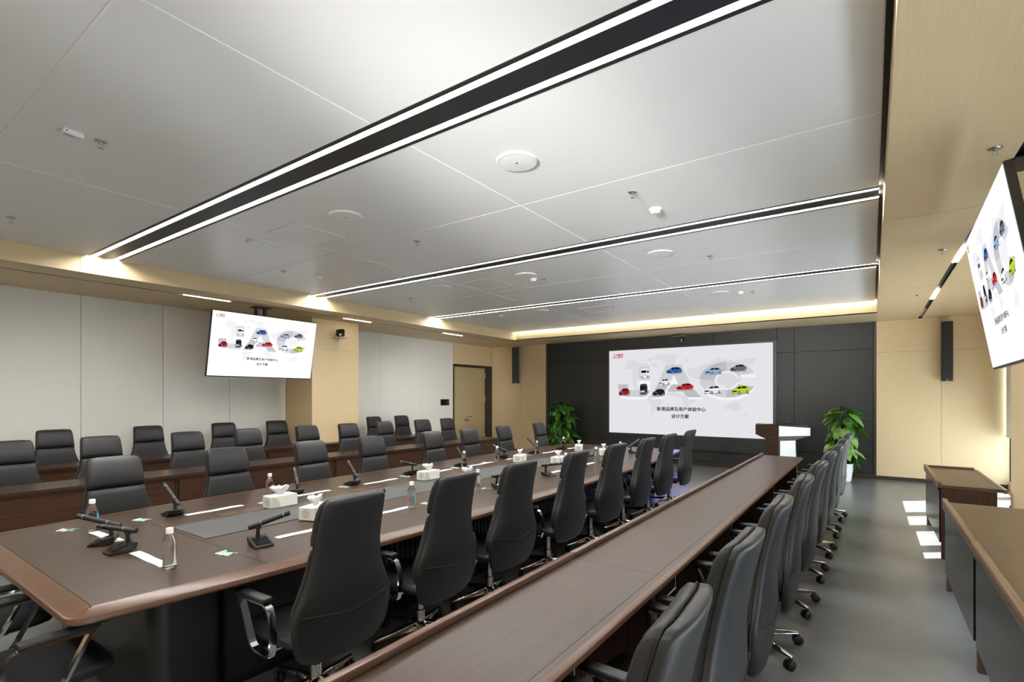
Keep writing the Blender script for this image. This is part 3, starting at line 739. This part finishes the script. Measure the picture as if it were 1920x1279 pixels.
def tissue_box(label):
    t = thing('tissue_box', label, 'tissue box', (0,0,0), 0, 'white tissue boxes on the long table')
    b = nb(); bx(b, -.062, .062, -.115, .115, .001, .092); bevel(b, .002, 1); box_ = obj('carton', b, M['card'], t)
    for sx in (-1, 1):
        b = nb(); R_ = [(0, .001)] + [(.075*math.cos(a), .001+.085*math.sin(a)) for a in [k*PI/2/8 for k in range(9)]]
        rings(b, [[Vector((sx*.0623, -.112+p, q+.003)) for p, q in R_], [Vector((sx*.0620, -.112+p, q+.003)) for p, q in R_]]); obj('printed_quarter_disc', b, M['cardmark'], box_)
    b = nb(); lathe(b, [(.035, .0), (.035, .0008)], 18); o = obj('printed_disc', b, M['cardmark'], box_, (0, -.1151, .048), (PI/2, 0, 0))
    b = nb(); lathe(b, [(.022, .0921), (.022, .0926)], 16); obj('opening', b, M['cardmark'], box_)
    b = nb(); rnd = random.Random(3); rs = []
    for j, (z, a, c) in enumerate([(.086, .022, .006), (.105, .036, .010), (.128, .060, .014), (.150, .074, .024), (.160, .060, .030), (.152, .03, .012)]):
        r_ = []
        for k in range(18):
            an = 2*PI*k/18; f = 1+.22*math.sin(3*an+j*1.1)+.12*math.sin(7*an+j)
            r_.append(Vector((c*f*math.sin(an), a*f*math.cos(an), z+.009*math.sin(5*an+j*.7)+.006*math.sin(2*an))))
        rs.append(r_)
    rings(b, rs); obj('tissue_tuft', b, M['tissue'], t, smooth=True)
    return t
proto = None
for x, y, r, l in [(-3.96, 2.34, .03, 'on the left edge of the grey inlay, nearest the camera'), (-3.37, 2.27, .35, 'on the right edge of the grey inlay, nearest the camera'), (-3.93, 4.02, .04, 'on the left edge of the grey inlay, second from the camera'),
                   (-3.40, 4.05, .0, 'on the right edge of the grey inlay, behind the second chair'), (-3.96, 5.83, .3, 'on the left edge of the grey inlay, third from the camera'), (-3.42, 5.95, .1, 'on the right edge of the grey inlay, third from the camera'),
                   (-3.97, 7.58, .45, 'on the left edge of the grey inlay, farthest from the camera'), (-3.36, 7.22, .5, 'on the right edge of the grey inlay, farthest from the camera')]:
    lb = 'white tissue box ' + l
    if proto is None: proto = tissue_box(lb); proto.location = (x, y, TT+.004); proto.rotation_euler.z = r
    else: dup(proto, (x, y, TT+.004), r, lb)
def packet(label):
    t = thing('wipe_packet', label, 'packet', (0,0,0), 0, 'pale green wipe packets on the long table')
    b = nb(); N = 6
    V = [[b.verts.new((-.05+.1*i/N, -.035+.07*j/N, .0015+.006*math.sin(PI*i/N)*math.sin(PI*j/N)+.002*math.sin(i*2.1+j))) for i in range(N+1)] for j in range(N+1)]
    for j in range(N):
        for i in range(N): b.faces.new((V[j][i], V[j][i+1], V[j+1][i+1], V[j+1][i]))
    bmesh.ops.solidify(b, geom=b.faces[:], thickness=.0015)
    obj('sachet', b, M['green'], t, smooth=True, ang=.6)
    b = nb(); bx(b, -.05, -.038, -.035, .035, .004, .0046); obj('sealed_edge', b, M['paper'], t)
    return t
proto = None
PK = [(-4.42, 1.1, 0.8, 'on the left side of the long table, nearest from the camera'), (-4.34, 1.5, 0.5, 'on the left side of the long table, second from the camera'), (-4.17, 2.33, 0.3, 'on the left side of the long table, third from the camera'), (-4.27, 3.19, 0.4, 'on the left side of the long table, fourth from the camera'), (-4.27, 4.0, 0.2, 'on the left side of the long table, fifth from the camera'), (-4.27, 4.84, 0.3, 'on the left side of the long table, sixth from the camera'), (-4.27, 5.48, 0.3, 'on the left side of the long table, seventh from the camera'), (-4.27, 6.52, 0.3, 'on the left side of the long table, eighth from the camera'), (-4.22, 7.4, 0.3, 'on the left side of the long table, ninth from the camera'), (-3.02, 1.46, 0.25, 'on the window side of the long table, nearest from the camera'), (-3.04, 3.1, 0.2, 'on the window side of the long table, second from the camera'), (-3.05, 3.93, 0.2, 'on the window side of the long table, third from the camera'), (-2.99, 5.9, 0.2, 'on the window side of the long table, fourth from the camera')]
for x, y, r, l in PK:
    lb = 'small pale green packet ' + l
    if proto is None: proto = packet(lb); proto.location = (x, y, TT); proto.rotation_euler.z = r
    else: dup(proto, (x, y, TT), r, lb)
def name_strip(label, x, y, r, L=.40, W=.055):
    t = thing('paper_strip', label, 'paper', (x, y, TT), r, 'white paper strips on the long table')
    b = nb(); rs = [[Vector((-W/2, -L/2+L*k/8, .0008+.0012*math.sin(k*1.3))), Vector((W/2, -L/2+L*k/8, .0008+.0012*math.sin(k*1.3))), Vector((W/2, -L/2+L*k/8, .0020+.0012*math.sin(k*1.3))), Vector((-W/2, -L/2+L*k/8, .0020+.0012*math.sin(k*1.3)))] for k in range(9)]
    rings(b, rs); s_ = obj('sheet', b, M['paper'], t)
    b = nb(); bx(b, -.004, .004, -L/2+.004, L/2-.004, .0032, .0038); obj('fold_line', b, M['cardmark'], t)
    return t
for i, (y0, y1) in enumerate([(1.75, 2.18), (2.58, 3.01), (3.41, 3.86), (4.38, 4.74), (5.06, 5.58), (5.9, 6.3), (6.88, 7.36), (7.7, 8.1)]):
    name_strip('white paper strip on the left side of the long table, %s from the camera' % ORD[i], -4.24, (y0+y1)/2, .03, y1-y0)
for i, (y0, y1) in enumerate([(1.80, 2.26), (2.55, 2.98), (3.4, 3.8), (4.3, 4.7), (5.05, 5.42), (6.0, 6.34), (6.9, 7.25), (7.8, 8.2)]):
    name_strip('white paper strip on the window side of the long table, %s from the camera' % ORD[i], -3.08, (y0+y1)/2, -.03, y1-y0)
name_strip('white paper strip at the near end of the table beside a bottle', -3.27, 1.165, PI/2, .42)
name_strip('white paper strip at the near end of the table under the left microphone', -4.02, 1.19, PI/2+.05, .40)

# ------------------------------------------------------------------ screens: one picture, built flat at the size of each screen
def cm(k, st=1.0): return emis('screen_%d_%d_%d' % k, s2l(k), st)
SM = {}
def scol(k, gain):
    q = (k, gain)
    if q not in SM: SM[q] = emis('screen_colour_%d_%d_%d' % k, s2l(k), gain/2**EXPO)
    return SM[q]
def nrm(x, y): return ((x-85)/1777, (y-(155-.0394*(x-85)))/(895+.076*(x-85)))
def flat(b, pts, z, W, H, mi=0, conv=True):
    P = [nrm(*p) if conv else p for p in pts]
    vs = [b.verts.new(((u-.5)*W, z, (.5-v)*H)) for u, v in P]
    f = b.faces.new(vs); f.material_index = mi
    return f
def arcp(cx, cy, rx, ry, a0, a1, n=20):
    return [(cx+rx*math.cos(math.radians(a0+(a1-a0)*k/n)), cy-ry*math.sin(math.radians(a0+(a1-a0)*k/n))) for k in range(n+1)]
def fan(b, outer, inner, z, W, H, mi):
    for i in range(len(outer)-1):
        flat(b, [outer[i], outer[i+1], inner[i+1], inner[i]], z, W, H, mi)
LAND = [[(330,262),(400,258),(470,290),(560,300),(600,330),(560,370),(520,420),(470,430),(440,470),(420,530),(460,560),(440,600),(400,560),(380,480),(385,400),(365,360),(300,355),(270,340),(300,320),(285,295)],
        [(640,215),(720,195),(770,200),(740,235),(700,260),(650,250)], [(560,240),(610,225),(630,255),(590,280),(555,265)], [(600,300),(660,290),(690,340),(640,350)],
        [(760,215),(830,195),(910,205),(890,250),(880,290),(820,330),(790,300),(720,270)],
        [(560,660),(640,640),(720,670),(750,700),(720,740),(690,770),(650,800),(625,850),(600,850),(605,770),(575,710)],
        [(800,620),(880,610),(950,640),(1090,640),(1130,660),(1090,720),(1050,740),(1010,775),(975,770),(960,700),(930,665),(850,660),(800,640)], [(1100,740),(1120,700),(1115,745)],
        [(1010,370),(1050,345),(1120,350),(1160,320),(1200,310),(1260,290),(1320,240),(1350,250),(1500,280),(1560,260),(1715,245),(1690,300),(1640,330),(1660,380),(1600,400),(1560,470),(1540,510),(1490,540),(1450,580),(1400,540),(1340,520),(1300,560),(1260,500),(1180,470),(1120,470),(1060,440),(1020,420)],
        [(1395,770),(1440,740),(1480,735),(1500,715),(1540,715),(1565,770),(1545,800),(1500,825),(1470,795),(1400,800)], [(1570,865),(1600,845),(1635,825),(1610,860),(1575,872)], [(985,250),(1020,245),(1030,275),(1000,290)], [(1100,230),(1140,215),(1130,235),(1105,245)], [(1245,205),(1275,215),(1260,230)], [(1440,220),(1490,215),(1460,240)]]
CARS = [('truck', 530, 402, 112, 108, (235,236,238)), ('truck', 513, 580, 98, 128, (52,60,68)), ('suv', 275, 608, 142, 90, (158,32,40)), ('suv', 866, 374, 182, 80, (48,90,168)), ('suv', 755, 499, 138, 80, (236,237,238)),
        ('suv', 690, 614, 150, 82, (34,34,38)), ('sedan', 985, 552, 192, 84, (196,32,38)), ('sedan', 1287, 384, 186, 84, (142,172,204)), ('sedan', 1536, 354, 166, 86, (92,110,124)), ('suv', 1280, 587, 190, 100, (234,235,236)), ('mini', 1558, 590, 184, 98, (190,208,40))]
def car(kind, cx, cy, w_, h_, col, W, H, gain, parent, flip=False):
    b = nb()
    def P(pts): return [(cx+(x-.5)*w_, cy+(y-.5)*h_) for x, y in pts]
    z = -.0030
    flat(b, P([(.03,.80),(.98,.80),(.94,.93),(.06,.95)]), z+.0004, W, H, 3)
    if kind == 'truck':
        flat(b, P([(.10,.06),(.70,.0),(.92,.08),(.98,.30),(.98,.82),(.80,.92),(.16,.95),(.06,.75),(.05,.35)]), z, W, H, 0)
        flat(b, P([(.12,.22),(.66,.20),(.66,.46),(.10,.48)]), z-.0006, W, H, 1)
        flat(b, P([(.74,.20),(.90,.24),(.92,.46),(.74,.46)]), z-.0006, W, H, 1)
        flat(b, P([(.10,.62),(.64,.60),(.64,.74),(.12,.76)]), z-.0006, W, H, 2)
        wh = [(.80,.84,.10,.13), (.24,.90,.08,.10)]
    else:
        body = {'suv': [(.02,.52),(.08,.40),(.24,.34),(.36,.10),(.50,.03),(.78,.05),(.90,.16),(.97,.36),(.99,.60),(.97,.78),(.60,.86),(.20,.90),(.04,.78)],
                'sedan': [(.02,.56),(.10,.42),(.28,.36),(.44,.14),(.60,.06),(.78,.10),(.92,.28),(.99,.40),(.98,.66),(.90,.78),(.56,.86),(.18,.90),(.03,.76)],
                'mini': [(.03,.58),(.10,.42),(.24,.36),(.38,.10),(.58,.02),(.84,.06),(.95,.26),(.99,.50),(.96,.74),(.60,.86),(.20,.92),(.05,.80)]}[kind]
        flat(b, P(body), z, W, H, 0)
        flat(b, P([(.28,.36),(.40,.15),(.52,.10),(.55,.34)]), z-.0006, W, H, 1)
        flat(b, P([(.58,.33),(.56,.10),(.76,.10),(.88,.28)]), z-.0006, W, H, 1)
        flat(b, P([(.05,.60),(.30,.56),(.32,.70),(.08,.74)]), z-.0006, W, H, 1)
        flat(b, P([(.04,.48),(.13,.44),(.14,.50),(.05,.55)]), z-.0007, W, H, 2)
        flat(b, P([(.27,.48),(.36,.46),(.35,.52),(.27,.54)]), z-.0007, W, H, 2)
        wh = [(.44,.80,.085,.17), (.86,.70,.065,.15)]
    for x, y, rx, ry in wh:
        flat(b, P([(x+rx*math.cos(a), y+ry*math.sin(a)) for a in [2*PI*k/14 for k in range(14)]]), z-.0009, W, H, 1)
        flat(b, P([(x+rx*.55*math.cos(a), y+ry*.55*math.sin(a)) for a in [2*PI*k/10 for k in range(10)]]), z-.0013, W, H, 2)
    obj('car_picture', b, [scol(col, gain), scol((22,24,28), gain), scol((206,208,212), gain), scol((150,151,156), gain)], parent)
def textline(body, u, v, width, W, H, m, parent, name):
    c = bpy.data.curves.new(name, 'FONT'); c.body = body; c.align_x = 'CENTER'; c.align_y = 'CENTER'
    o = bpy.data.objects.new('tmp', c); C.objects.link(o); bpy.context.view_layer.update()
    wd = max(.001, o.dimensions.x); me = bpy.data.meshes.new_from_object(o); bpy.data.objects.remove(o); bpy.data.curves.remove(c)
    s = width*W/wd
    for vt in me.vertices: vt.co = Vector((vt.co.x*s+(u-.5)*W, -.0042, vt.co.y*s+(.5-v)*H))
    bt = nb(); d = .028*s if len(body) > 0 else 0
    for k, (dx, dz) in enumerate(((0, 0), (d, 0), (-d, 0), (0, d), (0, -d))):
        n0 = len(bt.verts); bt.from_mesh(me); bt.verts.ensure_lookup_table()
        bmesh.ops.translate(bt, verts=bt.verts[n0:], vec=(dx, -.00006*k, dz))
    bt.to_mesh(me); bt.free()
    me.materials.clear(); me.materials.append(m); me.name = name
    for p_ in me.polygons: p_.material_index = 0
    return link(name, me, parent)
def picture(parent, W, H, gain, white):
    """parent part = lit panel in its own x-z plane, viewer at -y"""
    b = nb()
    for k, l in enumerate(LAND): flat(b, l, -.0008-.00002*k, W, H)
    obj('world_map', b, scol((219,218,222) if white < 240 else (231,231,233), gain), parent)
    g1, g2, g3 = scol((188,188,194), gain), scol((206,206,211), gain), scol((243,243,246), gain)
    # first letter
    b = nb()
    flat(b, [(460,330),(585,325),(592,480),(460,480)], -.0016, W, H, 1); flat(b, [(460,480),(592,480),(590,590),(460,590)], -.0016, W, H, 2)
    flat(b, [(203,523),(322,523),(325,585),(203,585)], -.0016, W, H, 0); flat(b, [(325,585),(460,585),(460,660),(290,660)], -.0016, W, H, 1)
    flat(b, [(203,585),(330,585),(330,660),(300,660),(250,645),(220,620)], -.0016, W, H, 1); flat(b, [(460,590),(590,590),(580,620),(550,650),(510,660),(460,660)], -.0016, W, H, 0)
    flat(b, [(205,600),(250,645),(300,660),(510,660),(550,650),(590,600),(594,625),(560,675),(510,690),(300,690),(240,672),(210,630)], -.0014, W, H, 2)
    obj('picture_letter', b, [g1, g2, g3], parent)
    # second letter
    b = nb()
    flat(b, [(770,312),(945,308),(1005,430),(715,440)], -.0016, W, H, 1); flat(b, [(715,440),(850,435),(800,530),(665,545)], -.0016, W, H, 1)
    flat(b, [(665,545),(800,530),(735,662),(600,665)], -.0016, W, H, 0); flat(b, [(870,432),(1005,430),(1075,575),(935,575)], -.0016, W, H, 1)
    flat(b, [(830,528),(925,527),(960,605),(790,605)], -.0016, W, H, 0); flat(b, [(935,575),(1075,575),(1165,665),(1015,665)], -.0016, W, H, 0)
    flat(b, [(868,432),(905,500),(912,526),(842,528),(735,662),(760,685),(600,690),(598,672),(735,665)], -.0018, W, H, 2)
    flat(b, [(1015,668),(1165,665),(1180,690),(1028,692)], -.0018, W, H, 2)
    obj('picture_letter', b, [g1, g2, g3], parent)
    # third letter
    b = nb(); cx, cy = 1430, 478
    fan(b, arcp(cx,cy,285,192,24,92), arcp(cx-5,cy+10,122,100,24,92), -.0016, W, H, 1); fan(b, arcp(cx,cy,285,192,92,178), arcp(cx-5,cy+10,122,100,92,178), -.0016, W, H, 0)
    fan(b, arcp(cx,cy,285,192,178,268), arcp(cx-5,cy+10,122,100,178,268), -.0016, W, H, 1); fan(b, arcp(cx,cy,285,192,268,336), arcp(cx-5,cy+10,122,100,268,336), -.0016, W, H, 0)
    fan(b, arcp(cx,cy+8,288,218,195,336), arcp(cx,cy,285,192,195,336), -.0014, W, H, 2)
    fan(b, arcp(cx-5,cy+10,122,100,15,345, 30), arcp(cx-5,cy+10,106,86,15,345, 30), -.0020, W, H, 2)
    flat(b, [(1560,425),(1700,425),(1716,455),(1552,455)], -.0018, W, H, 2)
    obj('picture_letter', b, [g1, g2, g3], parent)
    for c_ in CARS: car(*c_, W, H, gain, parent)
    blk = scol((30,30,34), gain)
    textline('新港品牌及用户体验中心', nrm(940, 800)[0], nrm(940, 800)[1], .302, W, H, blk, parent, 'title_line')
    textline('设计方案', nrm(933, 878)[0], nrm(933, 878)[1], .108, W, H, blk, parent, 'title_line')
    textline('江汽集团', .0635, .060, .074, W, H, scol((214,18,36), gain), parent, 'red_logo_text')
    textline('JAC GROUP', .0635, .0865, .068, W, H, blk, parent, 'logo_caption')
def hanging_screen(label, c, yaw, tilt, W, gain):
    H = W*9/16
    t = thing('hanging_screen', label, 'screen', c, 0, 'screens hanging from the side soffits')
    R = Matrix.Rotation(yaw, 4, 'Z') @ Matrix.Rotation(tilt, 4, 'X')
    e = (Matrix.Rotation(yaw, 3, 'Z') @ Matrix.Rotation(tilt, 3, 'X')).to_euler()
    b = nb(); bx(b, -W/2-.012, W/2+.012, .004, .045, -H/2-.016, H/2+.012); bevel(b, .003, 1); bx(b, -W*.36, W*.36, .045, .075, -H*.36, H*.36); obj('casing', b, M['plastic'], t, rot=e)
    b = nb(); bx(b, -W/2, W/2, .0, .0035, -H/2, H/2); p = obj('lit_panel', b, scol((255,255,255), gain), t, rot=e)
    picture(p, W, H, gain, 255)
    Rz = Matrix.Rotation(yaw, 3, 'Z')
    back = Rz @ Vector((0, 1, 0)); side = Rz @ Vector((1, 0, 0))
    top = ZS - c[2]
    for s in (-1, 1):
        q = back*.17 + side*.075*s
        b = nb(); bx(b, q.x-.022, q.x+.022, q.y-.022, q.y+.022, -.18, top); obj('ceiling_pole', b, M['black'], t)
        b = nb(); q2 = side*.30*s
        a0 = q2+back*.10
        bx(b, a0.x-.02, a0.x+.02, a0.y-.02, a0.y+.02, -.26, .26); 
        for z in (-.16, .14):
            m0 = q2+back*.165
            bx(b, min(a0.x, m0.x)-.012, max(a0.x, m0.x)+.012, min(a0.y, m0.y)-.012, max(a0.y, m0.y)+.012, z-.012, z+.012)
        obj('tilt_bracket', b, M['darkmetal'], t)
    b = nb(); m0 = back*.17
    for z in (-.16, .14): bx(b, m0.x-.02-abs(side.x)*.33, m0.x+.02+abs(side.x)*.33, m0.y-.02-abs(side.y)*.33, m0.y+.02+abs(side.y)*.33, z-.022, z+.022)
    obj('cross_rail', b, M['darkmetal'], t)
    b = nb(); bx(b, m0.x-.10, m0.x+.10, m0.y-.14, m0.y+.14, top-.012, top-.0005); obj('ceiling_plate', b, M['black'], t)
    return t
GS = 1.15
hanging_screen('hanging screen tilted down from the left soffit before the pier', (-8.25, 4.624, 2.463), PI/2+.015, .195, 1.783, GS)
hanging_screen('hanging screen tilted down from the right soffit, cut by the right picture edge', (.667, 4.553, 2.368), -PI/2-.032, .162, 1.783, GS)
# big screen on the stone wall
LX0, LX1, LZ0, LZ1 = -5.630, -1.767, .706, 2.832
t = thing('video_wall', 'large lit video wall mounted on the dark stone screen wall', 'screen', ((LX0+LX1)/2, YB-.075, (LZ0+LZ1)/2))
W, H = LX1-LX0, LZ1-LZ0
b = nb(); bx(b, -W/2-.006, W/2+.006, .004, .07, -H/2-.006, H/2+.006); obj('cabinet', b, M['black'], t)
b = nb(); bx(b, -W/2, W/2, .0, .0035, -H/2, H/2); p = obj('lit_panel', b, scol((229,228,233), 1.0), t)
picture(p, W, H, 1.0, 229)
for s in (-1, 1):
    b = nb(); bx(b, min(s*(W/2+.008), s*(W/2+.075)), max(s*(W/2+.008), s*(W/2+.075)), .0, .074, -H/2-.006, H/2+.045); obj('side_frame', b, M['frame'], t)
b = nb(); bx(b, -W/2-.006, W/2+.006, .0, .074, H/2+.008, H/2+.045); obj('top_frame', b, M['frame'], t)
low = box('lower_cabinet', M['granite'], t, -W/2-.075, W/2+.075, .0, .074, -H/2-.34, -H/2-.008)
for s in (-1, 1):
    for z in (-.07, -.12): box('vent_slot', M['black'], low, min(s*(W/2-.05), s*(W/2-.25)), max(s*(W/2-.05), s*(W/2-.25)), -.002, .0, -H/2+z-.012, -H/2+z)
# camera above the big screen
t = thing('conference_camera', 'small black camera on a bracket above the big video wall', 'camera', (-3.77, 12.30, 3.02), 0, 'conference cameras')
box('bracket_plate', M['steel'], t, -.16, .16, -.06, .20, .055, .063)
box('bracket_arm', M['steel'], t, -.03, .03, .195, .232, -.06, .063)
box('body', M['plastic'], t, -.07, .07, -.06, .08, -.0, .054, .01, 2)
b = nb(); lathe(b, [(.045, -.07), (.055, -.03), (.055, .02)], 18); 
bmesh.ops.rotate(b, verts=b.verts, cent=(0,0,0), matrix=Matrix.Rotation(PI/2, 3, 'X')); bmesh.ops.translate(b, verts=b.verts, vec=(0, -.02, -.045)); obj('camera_head', b, M['plastic'], t, smooth=True, ang=.6)
b = nb(); bx(b, .055, .085, -.03, .03, -.08, .0); bevel(b, .006, 1); obj('tilt_arm', b, M['steel'], t)
# camera on the pier
t = thing('conference_camera', 'dark camera on a shelf bracket fixed to the left oak pier', 'camera', (-8.68, 6.29, 2.80), -PI/2, 'conference cameras')
box('wall_plate', M['darkmetal'], t, -.05, .05, -.03, -.0005, -.02, .22)
box('shelf', M['steel'], t, -.10, .10, -.0005, .26, -.012, .0)
t2_ = nb(); lathe(t2_, [(.055, .0), (.06, .012), (.05, .03)], 20); bmesh.ops.translate(t2_, verts=t2_.verts, vec=(0, .15, 0)); obj('turntable', t2_, M['plastic'], t, smooth=True, ang=.6)
for x_ in (-.075, .05):
    b = nb(); bx(b, x_, x_+.025, .11, .18, .03, .15); obj('yoke_arm', b, M['plastic'], t)
b = nb(); tube(b, [(0, .09, .125), (0, .22, .118)], [.045, .048], 18); hd = obj('camera_head', b, M['plastic'], t, smooth=True, ang=.6)
b = nb(); tube(b, [(0, .2195, .118), (0, .232, .117)], [.036, .036], 18); obj('lens', b, M['lens'], hd, smooth=True, ang=.6)
# column loudspeakers
def column_speaker(label, x, yaw, z0, z1, tilt, W=.165):
    t = thing('column_speaker', label, 'loudspeaker', (x, YB, 0), yaw, 'column loudspeakers on the screen wall')
    zc = (z0+z1)/2; H = z1-z0
    b = nb(); bx(b, -W/2, W/2, -.07, .07, -H/2, H/2); bevel(b, .006, 2); body = obj('cabinet', b, M['plastic'], t, (0, -.16, zc), (tilt, 0, 0))
    b = nb(); bx(b, -W/2+.008, W/2-.008, -.078, -.0705, -H/2+.05, H/2-.01); bevel(b, .002, 1); obj('grille', b, M['black'], body)
    b = nb(); bx(b, -.010, .012, -.073, -.0705, -H/2+.018, -H/2+.032); obj('maker_plate', b, M['steel'], body)
    for z in (zc+H*.2, zc-H*.02):
        b = nb(); bx(b, -.03, .03, -.115, -.0005, z-.03, z+.03); obj('wall_bracket', b, M['black'], t)
    return t
column_speaker('black column loudspeaker tilted on the oak wall left of the dark stone', -8.66, .55, 2.03, 3.09, .10, .20)
column_speaker('black column loudspeaker upright on the oak wall right of the dark stone', 1.14, 0, 1.93, 3.03, 0)

# ------------------------------------------------------------------ lectern
t = thing('lectern', 'walnut lectern with a flared top and white side panel before the screen wall', 'lectern', (-1.455, 10.95, 0))
e1 = Vector((.66, .75, 0)); e2 = Vector((-.75, .66, 0))
def LP(a, c, z): q = e1*a+e2*c; return Vector((q.x, q.y, z))
def lec(name, rect0, z0, rect1, z1, m, parent=t, tops=None, bev=.004):
    b = nb()
    (a0, a1, c0, c1) = rect0; (p0, p1, q0, q1) = rect1
    r0 = [LP(a0,c0,z0), LP(a1,c0,z0), LP(a1,c1,z0), LP(a0,c1,z0)]
    zz = tops or (z1, z1, z1, z1)
    r1 = [LP(p0,q0,zz[0]), LP(p1,q0,zz[1]), LP(p1,q1,zz[2]), LP(p0,q1,zz[3])]
    rings(b, [r0, r1]); 
    if bev: bevel(b, bev, 1)
    return obj(name, b, m, parent)
lec('foot', (.02, .56, .05, .58), 0, (.02, .56, .05, .58), .05, M['walnutpz'])
st = lec('stand', (.0, .44, .0, .36), .05, (.0, .40, .0, .34), .80, M['walnutpz'])
lec('white_panel', (.03, .39, -.012, .005), .18, (.03, .37, -.012, .005), .795, M['white'], st, bev=0)
lec('flared_neck', (.0, .40, .0, .34), .80, (.0, .72, .0, .62), .875, M['walnutpz'])
hd = lec('top_box', (.0, .72, .0, .64), .875, (.0, .72, .0, .64), 1.09, M['walnutpz'], tops=(1.085, 1.035, 1.035, 1.085))
lec('sunlit_side_plate', (.004, .716, -.012, -.001), .880, (.004, .716, -.012, -.001), 1.07, M['white'], hd, tops=(1.080, 1.032, 1.032, 1.080), bev=0)  # white over the wooden box side: sunlight put into the colour
lec('reading_top', (.02, .70, .02, .62), 1.086, (.02, .70, .02, .62), 1.10, M['black'], hd, tops=(1.100, 1.052, 1.052, 1.100), bev=0)
b = nb(); P0 = LP(.06, .12, 1.10); tube(b, [P0, P0+Vector((.05, .02, .04)), P0+Vector((.16, .05, .10))], [.006, .005, .006], 8); obj('gooseneck_microphone', b, M['black'], hd, smooth=True)

# ------------------------------------------------------------------ pothos on poles
def leaf_mesh(name, m, L=.15, Wd=.10):
    b = nb(); prof = [(0, .30), (.10, .78), (.25, 1.0), (.45, .92), (.65, .66), (.85, .28), (1, 0)]
    mid = [b.verts.new((0, L*t_, -.035*L*8*t_*t_*.6)) for t_, w_ in prof]
    for s in (-1, 1):
        ed = [b.verts.new((s*Wd/2*w_, L*(t_-(.10 if k == 0 else 0)), -.035*L*8*t_*t_*.6+.22*Wd*w_*.5)) for k, (t_, w_) in enumerate(prof[:-1])]
        for k in range(len(ed)-1):
            f = (mid[k], ed[k], ed[k+1], mid[k+1]); b.faces.new(f if s > 0 else f[::-1])
        f = (mid[-2], ed[-1], mid[-1]); b.faces.new(f if s > 0 else f[::-1])
    return done(b, name, m, smooth=True)
LM = [leaf_mesh('leaf', M['leaf']), leaf_mesh('leaf', M['leaf2'])]
def pothos(label, x, y, H0, H1, R, n, pale, seed, ls=1.0, dr=(-1.4, -.5)):
    rnd = random.Random(seed)
    t = thing('potted_pothos', label, 'plant', (x, y, 0), 0, 'potted plants before the screen wall')
    b = nb(); prof = [(.125, .0), (.140, .02)]
    for k in range(8): prof += [(.144+.004*k, .035+.038*k), (.150+.004*k, .054+.038*k)]
    prof += [(.184, .345), (.184, .36), (.172, .36), (.168, .30), (.02, .30)]
    lathe(b, prof, 32); obj('pot', b, M['pot'], t, smooth=True)
    b = nb(); lathe(b, [(.167, .30), (.167, .325), (.05, .335)], 20); obj('soil', b, M['soil'], t)
    b = nb(); lathe(b, [(.034, .30), (.036, H1-.02), (.030, H1)], 12); obj('moss_pole', b, M['moss'], t, smooth=True)
    b = nb()
    for k in range(5):
        a0 = rnd.uniform(0, 6.28)
        tube(b, [(.045*math.cos(a0+q*.9), .045*math.sin(a0+q*.9), .32+(H1-.42)*q/7) for q in range(8)], .006, 5)
    obj('stems', b, M['stem'], t)
    for k in range(n):
        f = rnd.random(); z = H0+(H1-.06-H0)*f
        a = rnd.uniform(0, 2*PI); r = (R*(.38+.62*rnd.random()))*(1-.35*max(0, f-.7)/.3)
        me = LM[1] if rnd.random() < pale else LM[0]
        o = link('leaf', me, t, (r*.75*math.cos(a), r*.75*math.sin(a), z))
        pitch = rnd.uniform(*dr) if f < .85 else rnd.uniform(-.7, .35)
        o.rotation_euler = (Matrix.Rotation(a-PI/2+rnd.uniform(-.5, .5), 3, 'Z') @ Matrix.Rotation(pitch, 3, 'X') @ Matrix.Rotation(rnd.uniform(-.5, .5), 3, 'Y')).to_euler()
        s = rnd.uniform(.9, 1.5)*(1.0 if f < .8 else 1.2)*ls; o.scale = (s, s, s)
    return t
pothos('bushy dark green pothos by the stone wall, left of the video wall', -6.80, 12.02, .42, 1.50, .40, 210, .12, 3, 1.25, (-1.15, .05))
pothos('pale green pothos in a white ribbed pot, right of the lectern', -.46, 11.78, .36, 1.46, .30, 105, .65, 5, 1.45)
